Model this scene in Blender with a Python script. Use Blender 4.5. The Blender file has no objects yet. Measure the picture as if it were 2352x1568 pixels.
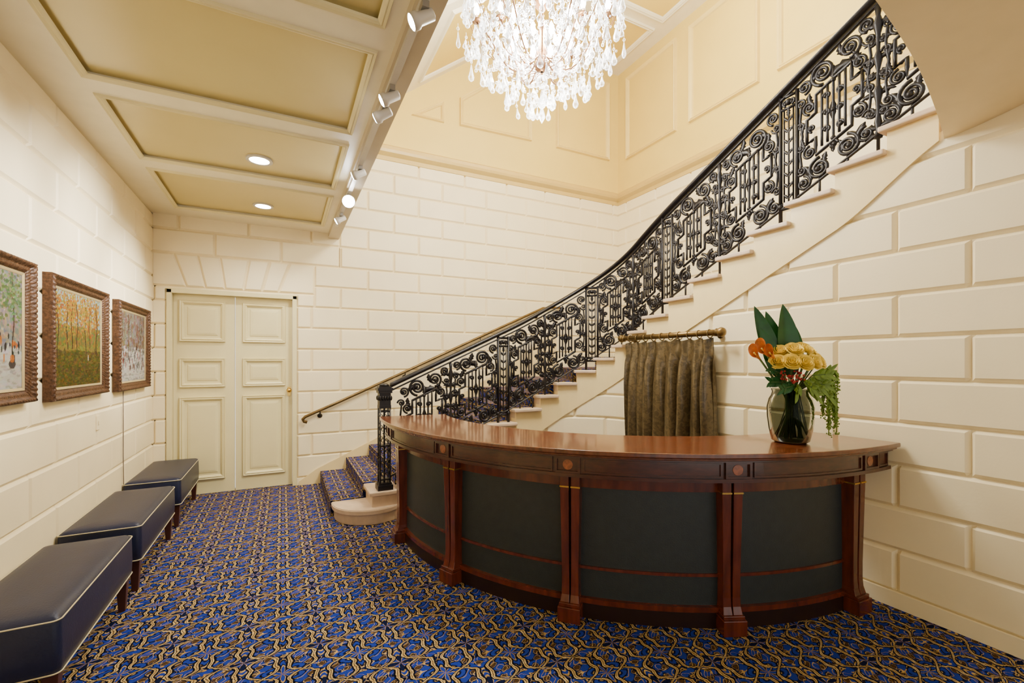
import bpy, math, random
import numpy as np
from mathutils import Vector, Matrix
random.seed(7)
pi=math.pi; sin=math.sin; cos=math.cos
scene=bpy.context.scene
COL=scene.collection

# ------------------------------------------------------------ materials
def newmat(name):
    m=bpy.data.materials.new(name); m.use_nodes=True
    nt=m.node_tree
    return m,nt,nt.nodes['Principled BSDF']
def rgb(r,g,b):
    def f(c):
        c/=255.0
        return c/12.92 if c<=0.04045 else ((c+0.055)/1.055)**2.4
    return (f(r),f(g),f(b),1)
def pmat(name,col,rough=.5,metal=0,noise=0,nscale=8,bump=0,bscale=60,coat=0,emis=None,estr=0,stretch=None,spec=.5,sheen=0):
    m,nt,b=newmat(name)
    b.inputs['Roughness'].default_value=rough
    b.inputs['Metallic'].default_value=metal
    b.inputs['Coat Weight'].default_value=coat
    b.inputs['Coat Roughness'].default_value=.1
    b.inputs['Specular IOR Level'].default_value=spec
    b.inputs['Sheen Weight'].default_value=sheen
    tc=nt.nodes.new('ShaderNodeTexCoord'); mp=nt.nodes.new('ShaderNodeMapping')
    nt.links.new(tc.outputs['Object'],mp.inputs[0])
    if stretch: mp.inputs['Scale'].default_value=stretch
    n=nt.nodes.new('ShaderNodeTexNoise'); n.inputs['Scale'].default_value=nscale; n.inputs['Detail'].default_value=4
    nt.links.new(mp.outputs[0],n.inputs[0])
    r=nt.nodes.new('ShaderNodeValToRGB')
    k=max(noise,.03)
    r.color_ramp.elements[0].position=.3; r.color_ramp.elements[1].position=.7
    r.color_ramp.elements[0].color=tuple(c*(1-k) for c in col[:3])+(1,)
    r.color_ramp.elements[1].color=tuple(min(1,c*(1+k)) for c in col[:3])+(1,)
    nt.links.new(n.outputs['Fac'],r.inputs[0]); nt.links.new(r.outputs[0],b.inputs['Base Color'])
    if bump:
        n2=nt.nodes.new('ShaderNodeTexNoise'); n2.inputs['Scale'].default_value=bscale
        nt.links.new(mp.outputs[0],n2.inputs[0])
        bu=nt.nodes.new('ShaderNodeBump'); bu.inputs['Strength'].default_value=bump; bu.inputs['Distance'].default_value=.01
        nt.links.new(n2.outputs['Fac'],bu.inputs['Height']); nt.links.new(bu.outputs[0],b.inputs['Normal'])
    if emis:
        b.inputs['Emission Color'].default_value=emis; b.inputs['Emission Strength'].default_value=estr
    return m

M={}
M['wall']=pmat('cream_plaster',rgb(243,227,186),.55,noise=.025,nscale=3,bump=.05)
M['wallup']=pmat('warm_tan_plaster',rgb(226,198,100),.5,noise=.03,nscale=2,bump=.05)
M['trimup']=pmat('warm_cream_trim',rgb(230,204,120),.45)
M['cornice']=pmat('tan_cornice_paint',rgb(204,174,96),.4)
M['ceilpanel']=pmat('tan_ceiling_paint',rgb(208,190,126),.28,noise=.03,nscale=2)
M['ceilrib']=pmat('cream_ceiling_paint',rgb(236,226,196),.4)
M['beam']=pmat('grey_beige_paint',rgb(194,180,152),.45)
M['soffit']=pmat('beige_soffit_paint',rgb(226,203,152),.4)
M['door']=pmat('door_cream_paint',rgb(224,211,158),.4,noise=.02,nscale=4)
M['string']=pmat('stringer_cream_paint',rgb(230,207,150),.35)
M['tread']=pmat('pale_stone',rgb(198,174,148),.4,noise=.08,nscale=14)
M['iron']=pmat('black_iron',rgb(24,19,20),.42,metal=.3,noise=.2,nscale=30,bump=.1)
M['brass']=pmat('aged_brass',rgb(116,94,56),.38,metal=.85,noise=.25)
M['brassb']=pmat('bright_brass',rgb(226,186,96),.22,metal=1)
M['mahog']=pmat('mahogany',rgb(92,38,21),.26,noise=.4,nscale=7,coat=.4,stretch=(3,3,.5))
M['mahogdk']=pmat('dark_mahogany',rgb(70,33,21),.28,noise=.35,nscale=6,coat=.4,stretch=(2,2,8))
M['top']=pmat('polished_mahogany_top',rgb(98,50,26),.22,noise=.35,nscale=5,coat=.6,stretch=(2,9,2),spec=.4)
M['leatherp']=pmat('dark_green_leather',rgb(38,44,44),.5,noise=.1,nscale=20,bump=.15,bscale=160)
M['plinth']=pmat('black_plinth',rgb(38,20,15),.35)
M['burl']=pmat('burl_inlay',rgb(142,76,40),.3,noise=.35,nscale=60,coat=.5)
M['navy']=pmat('navy_leather',rgb(26,31,58),.40,noise=.12,nscale=10,bump=.12,bscale=120,spec=.35)
M['piping']=pmat('cream_piping',rgb(205,192,150),.5)
M['legwood']=pmat('walnut_leg',rgb(66,31,22),.3,noise=.2)
M['frame']=pmat('bronze_gilt_frame',rgb(78,52,32),.45,metal=.2,noise=.5,nscale=60,bump=.3,bscale=120,spec=.3)
M['liner']=pmat('pale_gilt_liner',rgb(170,150,104),.45,metal=.2)
M['white']=pmat('white_metal',rgb(200,194,184),.35)
M['grey']=pmat('grey_metal',rgb(150,145,138),.4,metal=.3)
M['lampon']=pmat('lit_lens',(1,1,1,1),.3,emis=(1,.98,.94,1),estr=40)
M['bulb']=pmat('lit_bulb',(1,1,1,1),.3,emis=(1,.98,.95,1),estr=90)
M['bronze']=pmat('chandelier_bronze',rgb(120,84,52),.35,metal=.7)
M['leafg']=pmat('dark_green_leaf',rgb(24,80,28),.36,noise=.25,nscale=12,spec=.4)
M['leafl']=pmat('light_green_leaf',rgb(112,140,38),.5,noise=.25,nscale=30)
M['stem']=pmat('green_stem',rgb(72,98,36),.5,noise=.2)
M['rose']=pmat('yellow_rose_petal',rgb(250,220,92),.6,noise=.1,nscale=25)
M['calla']=pmat('orange_calla_petal',rgb(216,126,48),.5,noise=.35,nscale=22)
M['berry']=pmat('red_berry',rgb(156,28,24),.3)
M['cord']=pmat('dark_cord',rgb(110,96,80),.6)

# crystal: own emission added so the unlit prisms look bright
m,nt,b=newmat('crystal'); 
out=nt.nodes['Material Output']
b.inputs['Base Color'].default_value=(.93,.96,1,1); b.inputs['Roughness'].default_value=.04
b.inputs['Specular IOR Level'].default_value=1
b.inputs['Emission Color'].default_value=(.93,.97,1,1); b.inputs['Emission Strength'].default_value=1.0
tr=nt.nodes.new('ShaderNodeBsdfTransparent'); mx=nt.nodes.new('ShaderNodeMixShader')
lw=nt.nodes.new('ShaderNodeLayerWeight'); lw.inputs[0].default_value=.5
nt.links.new(lw.outputs['Facing'],mx.inputs[0]); nt.links.new(tr.outputs[0],mx.inputs[1]); nt.links.new(b.outputs[0],mx.inputs[2])
nt.links.new(mx.outputs[0],out.inputs[0]); M['crystal']=m
# smoked glass
m,nt,b=newmat('smoked_glass'); out=nt.nodes['Material Output']
tr=nt.nodes.new('ShaderNodeBsdfTransparent'); tr.inputs[0].default_value=(.30,.32,.27,1)
gl=nt.nodes.new('ShaderNodeBsdfGlossy'); gl.inputs['Roughness'].default_value=.05; gl.inputs[0].default_value=(.7,.72,.66,1)
mx=nt.nodes.new('ShaderNodeMixShader'); lw=nt.nodes.new('ShaderNodeLayerWeight'); lw.inputs[0].default_value=.18
nt.links.new(lw.outputs['Fresnel'],mx.inputs[0]); nt.links.new(tr.outputs[0],mx.inputs[1]); nt.links.new(gl.outputs[0],mx.inputs[2])
nt.links.new(mx.outputs[0],out.inputs[0]); M['smoke']=m
# vertex colour canvas
m,nt,b=newmat('oil_paint_canvas'); at=nt.nodes.new('ShaderNodeAttribute'); at.attribute_name='Col'
nt.links.new(at.outputs['Color'],b.inputs['Base Color']); b.inputs['Roughness'].default_value=.7; b.inputs['Specular IOR Level'].default_value=.12
n=nt.nodes.new('ShaderNodeTexNoise'); n.inputs['Scale'].default_value=60
tc=nt.nodes.new('ShaderNodeTexCoord'); nt.links.new(tc.outputs['Object'],n.inputs[0])
bu=nt.nodes.new('ShaderNodeBump'); bu.inputs['Strength'].default_value=.3; bu.inputs['Distance'].default_value=.005
nt.links.new(n.outputs['Fac'],bu.inputs['Height']); nt.links.new(bu.outputs[0],b.inputs['Normal'])
M['canvas']=m

class E:
    nt=None
    def __init__(s,sock): s.s=sock
def mth(op,a,b=None,c=None):
    nt=E.nt; nd=nt.nodes.new('ShaderNodeMath'); nd.operation=op
    for i,v in enumerate((a,b,c)):
        if v is None: continue
        if isinstance(v,E): nt.links.new(v.s,nd.inputs[i])
        else: nd.inputs[i].default_value=v
    return E(nd.outputs[0])
E.__add__=lambda a,b: mth('ADD',a,b); E.__radd__=E.__add__
E.__sub__=lambda a,b: mth('SUBTRACT',a,b); E.__rsub__=lambda a,b: mth('SUBTRACT',b,a)
E.__mul__=lambda a,b: mth('MULTIPLY',a,b); E.__rmul__=E.__mul__
def step_lt(a,b,w=.04):
    nt=E.nt; nd=nt.nodes.new('ShaderNodeMapRange'); nd.interpolation_type='SMOOTHSTEP'
    d=(a-b) if isinstance(a,E) else mth('SUBTRACT',a,b)
    nt.links.new(d.s,nd.inputs[0]); nd.inputs[1].default_value=-w; nd.inputs[2].default_value=w
    nd.inputs[3].default_value=1; nd.inputs[4].default_value=0
    return E(nd.outputs[0])
def mixc(f,a,b):
    nt=E.nt; nd=nt.nodes.new('ShaderNodeMix'); nd.data_type='RGBA'
    nt.links.new(f.s,nd.inputs[0])
    for i,v in ((6,a),(7,b)):
        if isinstance(v,E): nt.links.new(v.s,nd.inputs[i])
        else: nd.inputs[i].default_value=v
    return E(nd.outputs[2])
# carpet : interlaced ogee bands running in columns, leafy arabesques on navy
m,nt,b=newmat('brocade_carpet'); E.nt=nt
geo=nt.nodes.new('ShaderNodeNewGeometry'); sx=nt.nodes.new('ShaderNodeSeparateXYZ'); nt.links.new(geo.outputs['Position'],sx.inputs[0])
X=E(sx.outputs[0]);Y=E(sx.outputs[1]);Z=E(sx.outputs[2])
nz=nt.nodes.new('ShaderNodeTexNoise'); nz.inputs['Scale'].default_value=30; nz.inputs['Detail'].default_value=4; nt.links.new(geo.outputs['Position'],nz.inputs[0])
nz2=nt.nodes.new('ShaderNodeTexNoise'); nz2.inputs['Scale'].default_value=240; nt.links.new(geo.outputs['Position'],nz2.inputs[0])
N=E(nz.outputs['Fac'])-.5; N2=E(nz2.outputs['Fac'])-.5
A=2*pi
def C(e): return mth('COSINE',e)
def S(e): return mth('SINE',e)
def AB(e): return mth('ABSOLUTE',e)
p=(X+Z)*(1/.36)+N*.07; q=Y*(1/.36)+N*.07
pa=p*A; qa=q*A
w1=C(pa+S(qa)*1.25+S(qa*3)*.30); w2=C(pa-S(qa)*1.25-S(qa*3)*.30)
f=C(pa)+C(qa)
th=mth('ARCTAN2',S(pa),S(qa))
g=S(pa*3+S(qa*4)*.8)*S(qa*3+S(pa*2)*.8)+C(pa*4+C(qa)*1.6)*.4
h=C(pa*2+qa*2)*C(qa*5-pa*2)+C(pa*6+S(qa*3))*.35
navy=(.005,.008,.036,1); blue=(.014,.032,.25,1); cream=(.56,.42,.20,1); gold=(.27,.165,.045,1); brown=(.06,.032,.012,1); dk=(.003,.0035,.008,1)
goldv=mixc(step_lt(N,.0,.1),gold,(.46,.31,.12,1))
fld=mixc(step_lt(h,.05,.06),navy,blue)
fld=mixc(step_lt(.85,h,.05),fld,brown)
fld=mixc(step_lt(AB(h-.50),.085,.03),fld,goldv)
fld=mixc(step_lt(AB(g-.38),.085,.03),fld,goldv)
fld=mixc(step_lt(AB(g+.66),.045,.03),fld,goldv)
# blue flower heads where the columns open
fl=f-1.05+C(th*6)*.34
fld=mixc(step_lt(-.14,fl,.03),fld,dk)
fld=mixc(step_lt(0.,fl,.03),fld,blue)
fld=mixc(step_lt(.40,fl,.05),fld,navy)
fld=mixc(step_lt(.62,fl,.04),fld,goldv)
fld=mixc(step_lt(.80,fl,.03),fld,blue)
fl2=-1.12-f+C(th*4)*.46
fld=mixc(step_lt(-.12,fl2,.03),fld,dk)
fld=mixc(step_lt(0.,fl2,.03),fld,goldv)
fld=mixc(step_lt(.20,fl2,.03),fld,blue)
fld=mixc(step_lt(.52,fl2,.03),fld,goldv)
fld=mixc(step_lt(.74,fl2,.03),fld,navy)
for ww in (w1,w2):
    fa=AB(ww)
    fld=mixc(step_lt(fa,.30,.03),fld,dk)
    fld=mixc(step_lt(fa,.145,.03),fld,mixc(step_lt(N,.03,.08),cream,goldv))
    fld=mixc(step_lt(fa,.035,.02),fld,brown)
vv=mth('ADD',N2*1.3,1.0)
hs=nt.nodes.new('ShaderNodeHueSaturation'); nt.links.new(fld.s,hs.inputs['Color']); nt.links.new(vv.s,hs.inputs['Value'])
nt.links.new(hs.outputs[0],b.inputs['Base Color']); b.inputs['Roughness'].default_value=.95; b.inputs['Specular IOR Level'].default_value=.03
bu=nt.nodes.new('ShaderNodeBump'); bu.inputs['Strength'].default_value=.4; bu.inputs['Distance'].default_value=.004
nt.links.new(nz2.outputs['Fac'],bu.inputs['Height']); nt.links.new(bu.outputs[0],b.inputs['Normal'])
M['carpet']=m
# damask
m,nt,b=newmat('olive_damask'); E.nt=nt
tc=nt.nodes.new('ShaderNodeTexCoord'); nz=nt.nodes.new('ShaderNodeTexNoise'); nz.inputs['Scale'].default_value=26; nz.inputs['Distortion'].default_value=1.2
nt.links.new(tc.outputs['Object'],nz.inputs[0])
cc=mixc(step_lt(E(nz.outputs['Fac']),.5,.06),rgb(72,59,36),rgb(96,79,50))
nt.links.new(cc.s,b.inputs['Base Color']); b.inputs['Roughness'].default_value=.28; b.inputs['Specular IOR Level'].default_value=.8; b.inputs['Metallic'].default_value=.2
M['damask']=m

# ------------------------------------------------------------ mesh builder
import bmesh
class MB:
    def __init__(s): s.v=[]; s.f=[]; s.mi=[]; s.sm=[]
    def add(s,vs,fs,mi=0,sm=False):
        o=len(s.v); s.v+= [tuple(v) for v in vs]
        for f in fs: s.f.append(tuple(i+o for i in f)); s.mi.append(mi); s.sm.append(sm)
    def box(s,x0,x1,y0,y1,z0,z1,mi=0):
        s.add([(x0,y0,z0),(x1,y0,z0),(x1,y1,z0),(x0,y1,z0),(x0,y0,z1),(x1,y0,z1),(x1,y1,z1),(x0,y1,z1)],
              [(0,3,2,1),(4,5,6,7),(0,1,5,4),(1,2,6,5),(2,3,7,6),(3,0,4,7)],mi)
    def prism(s,poly,z0,z1,mi=0):
        n=len(poly)
        s.add([(p[0],p[1],z0) for p in poly]+[(p[0],p[1],z1) for p in poly],
              [tuple(range(n-1,-1,-1)),tuple(range(n,2*n))]+[(i,(i+1)%n,n+(i+1)%n,n+i) for i in range(n)],mi)
    def ring(s,cx,cy,r0,r1,a0,a1,z0,z1,n=48,mi=0,caps=True):
        vs=[];fs=[]
        for i in range(n+1):
            a=a0+(a1-a0)*i/n; c,sn=cos(a),sin(a)
            vs+=[(cx+r0*c,cy+r0*sn,z0),(cx+r1*c,cy+r1*sn,z0),(cx+r1*c,cy+r1*sn,z1),(cx+r0*c,cy+r0*sn,z1)]
        for i in range(n):
            o=i*4
            for j in range(4): fs.append((o+j,o+(j+1)%4,o+4+(j+1)%4,o+4+j))
        fs+= [(0,1,2,3),(n*4+3,n*4+2,n*4+1,n*4)]
        s.add(vs,fs,mi)
    def tube(s,pts,r,n=6,closed=False,mi=0,caps=True):
        pts=[Vector(p) for p in pts]; m=len(pts)
        if m<2: return
        rs=r if isinstance(r,(list,tuple)) else [r]*m
        T=[]
        for i in range(m):
            a=pts[(i-1)%m] if (closed or i>0) else pts[0]; b2=pts[(i+1)%m] if (closed or i<m-1) else pts[-1]
            t=(b2-a); 
            if t.length<1e-9: t=Vector((0,0,1))
            T.append(t.normalized())
        up=Vector((0,0,1)) if abs(T[0].z)<.9 else Vector((1,0,0))
        nn=(up-T[0]*up.dot(T[0])).normalized()
        vs=[]
        for i in range(m):
            nn=(nn-T[i]*nn.dot(T[i]))
            if nn.length<1e-6: nn=T[i].orthogonal()
            nn.normalize(); bb=T[i].cross(nn)
            for j in range(n):
                a=2*pi*j/n
                vs.append(pts[i]+(nn*cos(a)+bb*sin(a))*rs[i])
        fs=[]
        for i in range(m if closed else m-1):
            for j in range(n):
                i2=(i+1)%m
                fs.append((i*n+j,i*n+(j+1)%n,i2*n+(j+1)%n,i2*n+j))
        if not closed and caps:
            fs.append(tuple(range(n-1,-1,-1))); fs.append(tuple((m-1)*n+j for j in range(n)))
        s.add(vs,fs,mi,True)
    def lathe(s,prof,c=(0,0,0),n=24,mi=0,sm=True,axis=None,cap=True):
        vs=[];fs=[];m=len(prof)
        q=Vector((0,0,1)).rotation_difference(Vector(axis).normalized()) if axis is not None else None
        for r,z in prof:
            for j in range(n):
                a=2*pi*j/n
                v=Vector((r*cos(a),r*sin(a),z))
                if q: v=q@v
                vs.append(v+Vector(c))
        for i in range(m-1):
            for j in range(n): fs.append((i*n+j,i*n+(j+1)%n,(i+1)*n+(j+1)%n,(i+1)*n+j))
        if cap: fs.append(tuple(range(n-1,-1,-1))); fs.append(tuple((m-1)*n+j for j in range(n)))
        s.add(vs,fs,mi,sm)
    def sphere(s,c,r,n=10,mi=0,sc=(1,1,1)):
        k=max(5,n//2+1)
        vs=[];fs=[]
        for i in range(1,k):
            t=pi*i/k
            for j in range(n):
                a=2*pi*j/n; vs.append((c[0]+r*sc[0]*sin(t)*cos(a),c[1]+r*sc[1]*sin(t)*sin(a),c[2]+r*sc[2]*cos(t)))
        for i in range(k-2):
            for j in range(n): fs.append((i*n+j,(i+1)*n+j,(i+1)*n+(j+1)%n,i*n+(j+1)%n))
        t=len(vs); vs+=[(c[0],c[1],c[2]+r*sc[2]),(c[0],c[1],c[2]-r*sc[2])]
        for j in range(n):
            fs.append((t,j,(j+1)%n)); fs.append((t+1,(k-2)*n+(j+1)%n,(k-2)*n+j))
        s.add(vs,fs,mi,True)
    def obj(s,name,mats,origin=(0,0,0),parent=None,bevel=0,kind=None,label=None,category=None,group=None):
        me=bpy.data.meshes.new(name); o3=Vector(origin)
        me.from_pydata([tuple(Vector(v)-o3) for v in s.v],[],s.f)
        if not isinstance(mats,(list,tuple)): mats=[mats]
        for mm in mats: me.materials.append(mm)
        me.polygons.foreach_set('material_index',s.mi); me.polygons.foreach_set('use_smooth',s.sm)
        me.update()
        bm=bmesh.new(); bm.from_mesh(me); bmesh.ops.recalc_face_normals(bm,faces=bm.faces); bm.to_mesh(me); bm.free()
        ob=bpy.data.objects.new(name,me); COL.objects.link(ob)
        if parent is not None:
            ob.parent=parent; ob.location=o3-world(parent)
        else: ob.location=o3
        if bevel:
            md=ob.modifiers.new('bevel','BEVEL'); md.width=bevel; md.segments=2; md.limit_method='ANGLE'
        tag(ob,label,category,group,kind)
        return ob
def world(o):
    v=Vector(o.location); p=o.parent
    while p: v+=p.location; p=p.parent
    return v
def tag(o,label=None,category=None,group=None,kind=None):
    if label:o['label']=label
    if category:o['category']=category
    if group:o['group']=group
    if kind:o['kind']=kind
    return o
def empty(name,loc,label,category,group=None,kind=None,parent=None):
    e=bpy.data.objects.new(name,None); e.empty_display_size=.1; COL.objects.link(e)
    e.location=Vector(loc)-(world(parent) if parent else Vector((0,0,0)))
    if parent: e.parent=parent
    return tag(e,label,category,group,kind)
def offpoly(poly,w):
    n=len(poly); out=[]
    for i in range(n):
        p0=Vector(poly[i-1]);p1=Vector(poly[i]);p2=Vector(poly[(i+1)%n])
        d1=(p1-p0).normalized();d2=(p2-p1).normalized()
        n1=Vector((-d1.y,d1.x));n2=Vector((-d2.y,d2.x))
        k=1+n1.dot(n2); out.append(tuple(p1+(n1+n2)*(w/max(k,.2))))
    return out
def moulding(mb,poly,w,d,o,u,v,nrm,mi=0,fill=None,fillmi=0,prof=None):
    o=Vector(o);u=Vector(u);v=Vector(v);nrm=Vector(nrm)
    prof=prof or [(0,0),(.12,1),(.4,.7),(.55,1),(.85,.55),(1,0)]
    rings=[[o+u*a+v*b2+nrm*(d*h2) for a,b2 in offpoly(poly,w*t)] for t,h2 in prof]
    n=len(poly); vs=[p for r in rings for p in r]; fs=[]
    for i in range(len(rings)-1):
        for j in range(n): fs.append((i*n+j,i*n+(j+1)%n,(i+1)*n+(j+1)%n,(i+1)*n+j))
    mb.add(vs,fs,mi)
    if fill is not None:
        mb.add([o+u*a+v*b2+nrm*fill for a,b2 in offpoly(poly,w)],[tuple(range(n))],fillmi)
def rect(a,b,c,d): return [(a,c),(b,c),(b,d),(a,d)]

def block_wall(mb,path,s0,s1,z0,z1,phase=0,L=.69,H=.268,zb0=.095,top=None,ds=10,b=.019,d=.026):
    i=int(math.floor((z0-zb0)/H+1e-6)); 
    while zb0+i*H<z1-1e-4:
        za=max(z0,zb0+i*H); zt=min(z1,zb0+(i+1)*H); off=phase+(i%2)*L/2
        j=math.floor((s0-off)/L)
        while off+j*L<s1-1e-4:
            sa=max(s0,off+j*L); sb=min(s1,off+(j+1)*L); j+=1
            if sb-sa<.005: continue
            bb=min(b,(sb-sa)*.3); bz=min(b,(zt-za)*.3)
            k=max(1,int(math.ceil((sb-sa-2*bb)/ds)))
            ss=[sa]+[sa+bb+(sb-sa-2*bb)*t/k for t in range(k+1)]+[sb]
            if top and za>=max(top(sa),top(sb)): continue
            zs=[za,za+bz,zt-bz,zt]
            vs=[];fs=[]
            for si,s in enumerate(ss):
                (x,y),(nx,ny)=path(s)
                for zi,z in enumerate(zs):
                    dd=0 if (si in(0,len(ss)-1) or zi in(0,3)) else d
                    if top: z=min(z,top(s))
                    vs.append((x+nx*dd,y+ny*dd,z))
            for si in range(len(ss)-1):
                for zi in range(3):
                    fs.append((si*4+zi,(si+1)*4+zi,(si+1)*4+zi+1,si*4+zi+1))
            mb.add(vs,fs)
        i+=1

# ------------------------------------------------------------ constants
XL=-1.305; YB=6.30; XN=3.47; XF=5.29; ZC=3.2; ZU=6.6; YR=-2.6
STR='structure'
mb=MB(); mb.box(XL-.1,XF+.1,YR,YB+.2,-.1,0)
mb.obj('floor',M['carpet'],kind=STR,label='navy and gold brocade patterned carpet floor')
mb=MB(); block_wall(mb,lambda s:((XL,s),(1,0)),YR,YB,.0,ZC,phase=.1,d=.017)
mb.box(XL-.12,XL-.002,YR,YB,0,ZC+.1)
mb.obj('wall_left',M['wall'],kind=STR)
bp=lambda s:((s,YB),(0,-1))
mb=MB()
DX0,DX1,DZ=-1.168,.156,2.37
block_wall(mb,bp,XL,DX0,0,2.40,phase=.1)
block_wall(mb,bp,DX1,XF,0,2.239,phase=-.02)
block_wall(mb,bp,DX1,.36,2.239,2.40,phase=-.02)
block_wall(mb,bp,.36,XF,2.239,2.775,phase=-.02)
block_wall(mb,bp,XL,.66,2.775,ZC+.02,phase=-.02)
block_wall(mb,bp,.66,XF,2.775,4.34,phase=-.02)
mb.box(DX0,DX1,YB,YB+.02,DZ,2.40)
bot=[XL,-.98,-.80,-.61,-.42,-.23,-.05,.36]; topx=[XL,-1.10,-.88,-.66,-.36,-.14,.08,.36]
for i in range(7):
    quad=[(bot[i],2.40),(bot[i+1],2.40),(topx[i+1],2.775),(topx[i],2.775)]
    inn=offpoly(quad,.02)
    vs=[(a,YB,z) for a,z in quad]+[(a,YB-.026,z) for a,z in inn]
    mb.add(vs,[(4,5,6,7)]+[(j,(j+1)%4,4+(j+1)%4,4+j) for j in range(4)])
mb.box(XL-.1,DX0,YB+.0,YB+.25,0,4.34); mb.box(DX1,XF+.1,YB+.001,YB+.25,0,4.34); mb.box(DX0,DX1,YB+.001,YB+.25,DZ,4.34)
mb.add([(.5,YB,4.34),(XF,YB,4.34),(XF,YB,ZU),(.5,YB,ZU)],[(0,1,2,3)],1)
o=(0,YB,0);u=(1,0,0);v=(0,0,1);nn=(0,-1,0)
moulding(mb,rect(3.99,5.08,5.05,6.4),.065,.04,o,u,v,nn,2)
moulding(mb,[(2.32,5.02),(3.53,5.05),(3.53,6.38),(2.32,5.43)],.065,.04,o,u,v,nn,2)
moulding(mb,[(1.6,5.0),(2.08,5.0),(2.08,5.32)],.045,.035,o,u,v,nn,2)
mb.obj('wall_back',[M['wall'],M['wallup'],M['trimup']],kind=STR)
mb=MB(); block_wall(mb,lambda s:((XF,s),(-1,0)),-.5,YB,0,4.34,phase=.2)
mb.box(XF+.001,XF+.2,-.5,YB,0,4.34)
mb.add([(XF,-.5,4.34),(XF,YB,4.34),(XF,YB,ZU),(XF,-.5,ZU)],[(0,1,2,3)],1)
o=(XF,0,0);u=(0,-1,0);nn=(-1,0,0)
for a,b2 in ((4.96,6.07),(3.63,4.72),(2.3,3.40),(1.0,2.1)):
    moulding(mb,rect(-b2,-a,5.02,6.42),.065,.04,o,u,v,nn,2)
mb.obj('wall_stairwell',[M['wall'],M['wallup'],M['trimup']],kind=STR)
mb=MB()
prof=[(0,4.27),(.035,4.29),(.035,4.345),(.085,4.385),(.095,4.42),(.05,4.44),(.05,4.485),(0,4.52)]
vs=[];fs=[]
for (px,py) in ((.6,YB),(XF,YB),(XF,-.5)):
    for d,z in prof:
        if (px,py)==(.6,YB): vs.append((px,YB-d,z))
        elif py==YB: vs.append((XF-d,YB-d,z))
        else: vs.append((XF-d,py,z))
k=len(prof)
for i in range(2):
    for j in range(k-1): fs.append((i*k+j,(i+1)*k+j,(i+1)*k+j+1,i*k+j+1))
mb.add(vs,fs); mb.obj('trim_1',M['cornice'],kind=STR,label='tan cornice moulding around the stairwell walls')

mb=MB(); mb.box(.4,XF+.1,-.5,YB+.1,ZU,ZU+.1,0)
for a in (.9,2.45,4.0):
    for c in (-.3,1.1,2.5,3.9,5.15):
        x1=min(a+1.25,XF-.25); y1=c+1.1 if c<5 else c+.9
        moulding(mb,rect(a,x1,-y1,-c),.08,.03,(0,0,ZU),(1,0,0),(0,-1,0),(0,0,-1),1,fill=.002,fillmi=2)
mb.obj('ceiling',[M['ceilrib'],M['ceilrib'],M['wallup']],kind=STR,label='tall coffered stairwell ceiling in cream and tan')
mb=MB()
xa,za,xb,zb=.66,4.61,3.2,6.58
dx,dz=xb-xa,zb-za; ln=math.hypot(dx,dz); ud=Vector((dx/ln,0,dz/ln)); nd=Vector((dz/ln,0,-dx/ln))
y0=4.55
mb.add([(xa,y0,za),(xb,y0,zb),(xb,YB,zb),(xa,YB,za),(xa,y0,za+.35),(xb,y0,zb+.35)],[(0,1,2,3),(0,4,5,1)])
for a,b2 in ((.15,1.05),(1.25,2.15),(2.3,3.1)):
    moulding(mb,rect(a,b2,.15,YB-y0-.2),.07,.03,Vector((xa,y0,za)),ud,Vector((0,1,0)),nd,1,fill=.003,fillmi=2)
mb.obj('ceiling',[M['ceilrib'],M['ceilrib'],M['wallup']],kind=STR,label='sloping panelled underside of the upper stair flight')
# low ceiling
RD=.026
mb=MB()
mb.box(XL-.1,.65,YR,YB,ZC+RD,ZC+.4,1)
ys=[-2.4,-1.03,.14,1.31,2.48,3.65,4.84]
px0,px1=-1.03,.44
ye=[ -1.22,-.07,1.1,2.27,3.44,4.62,5.93]
mb.box(XL,px0,YR,YB,ZC,ZC+RD); mb.box(px1,.52,YR,YB,ZC,ZC+RD)
e=[YR]+[v2 for pr in zip(ys,ye) for v2 in pr]+[YB]
for i in range(0,len(e),2): mb.box(px0,px1,e[i],e[i+1],ZC,ZC+RD)
for a,b2 in zip(ys,ye):
    moulding(mb,rect(px0-.012,px1+.012,-b2-.012,-a+.012),.045,.014,(0,0,ZC),(1,0,0),(0,-1,0),(0,0,-1),3)
mb.box(.52,.65,YR,YB,ZC-.06,ZC+.42,2)
mb.obj('ceiling',[M['ceilrib'],M['ceilpanel'],M['beam'],M['door']],kind=STR,label='low coffered ceiling with tan panels and cream ribs')

mb=MB(); mb.box(XL,XL+.024,YR,YB,0,.09); mb.obj('baseboard_left',M['wall'],kind=STR)
mb=MB(); mb.box(XN-.034,XN,YR,2.0,0,.10); mb.obj('baseboard_right',M['wall'],kind=STR)
mb=MB(); mb.box(DX1+.0,.40,YB-.03,YB,0,.09); mb.obj('baseboard_back',M['wall'],kind=STR)

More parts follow.
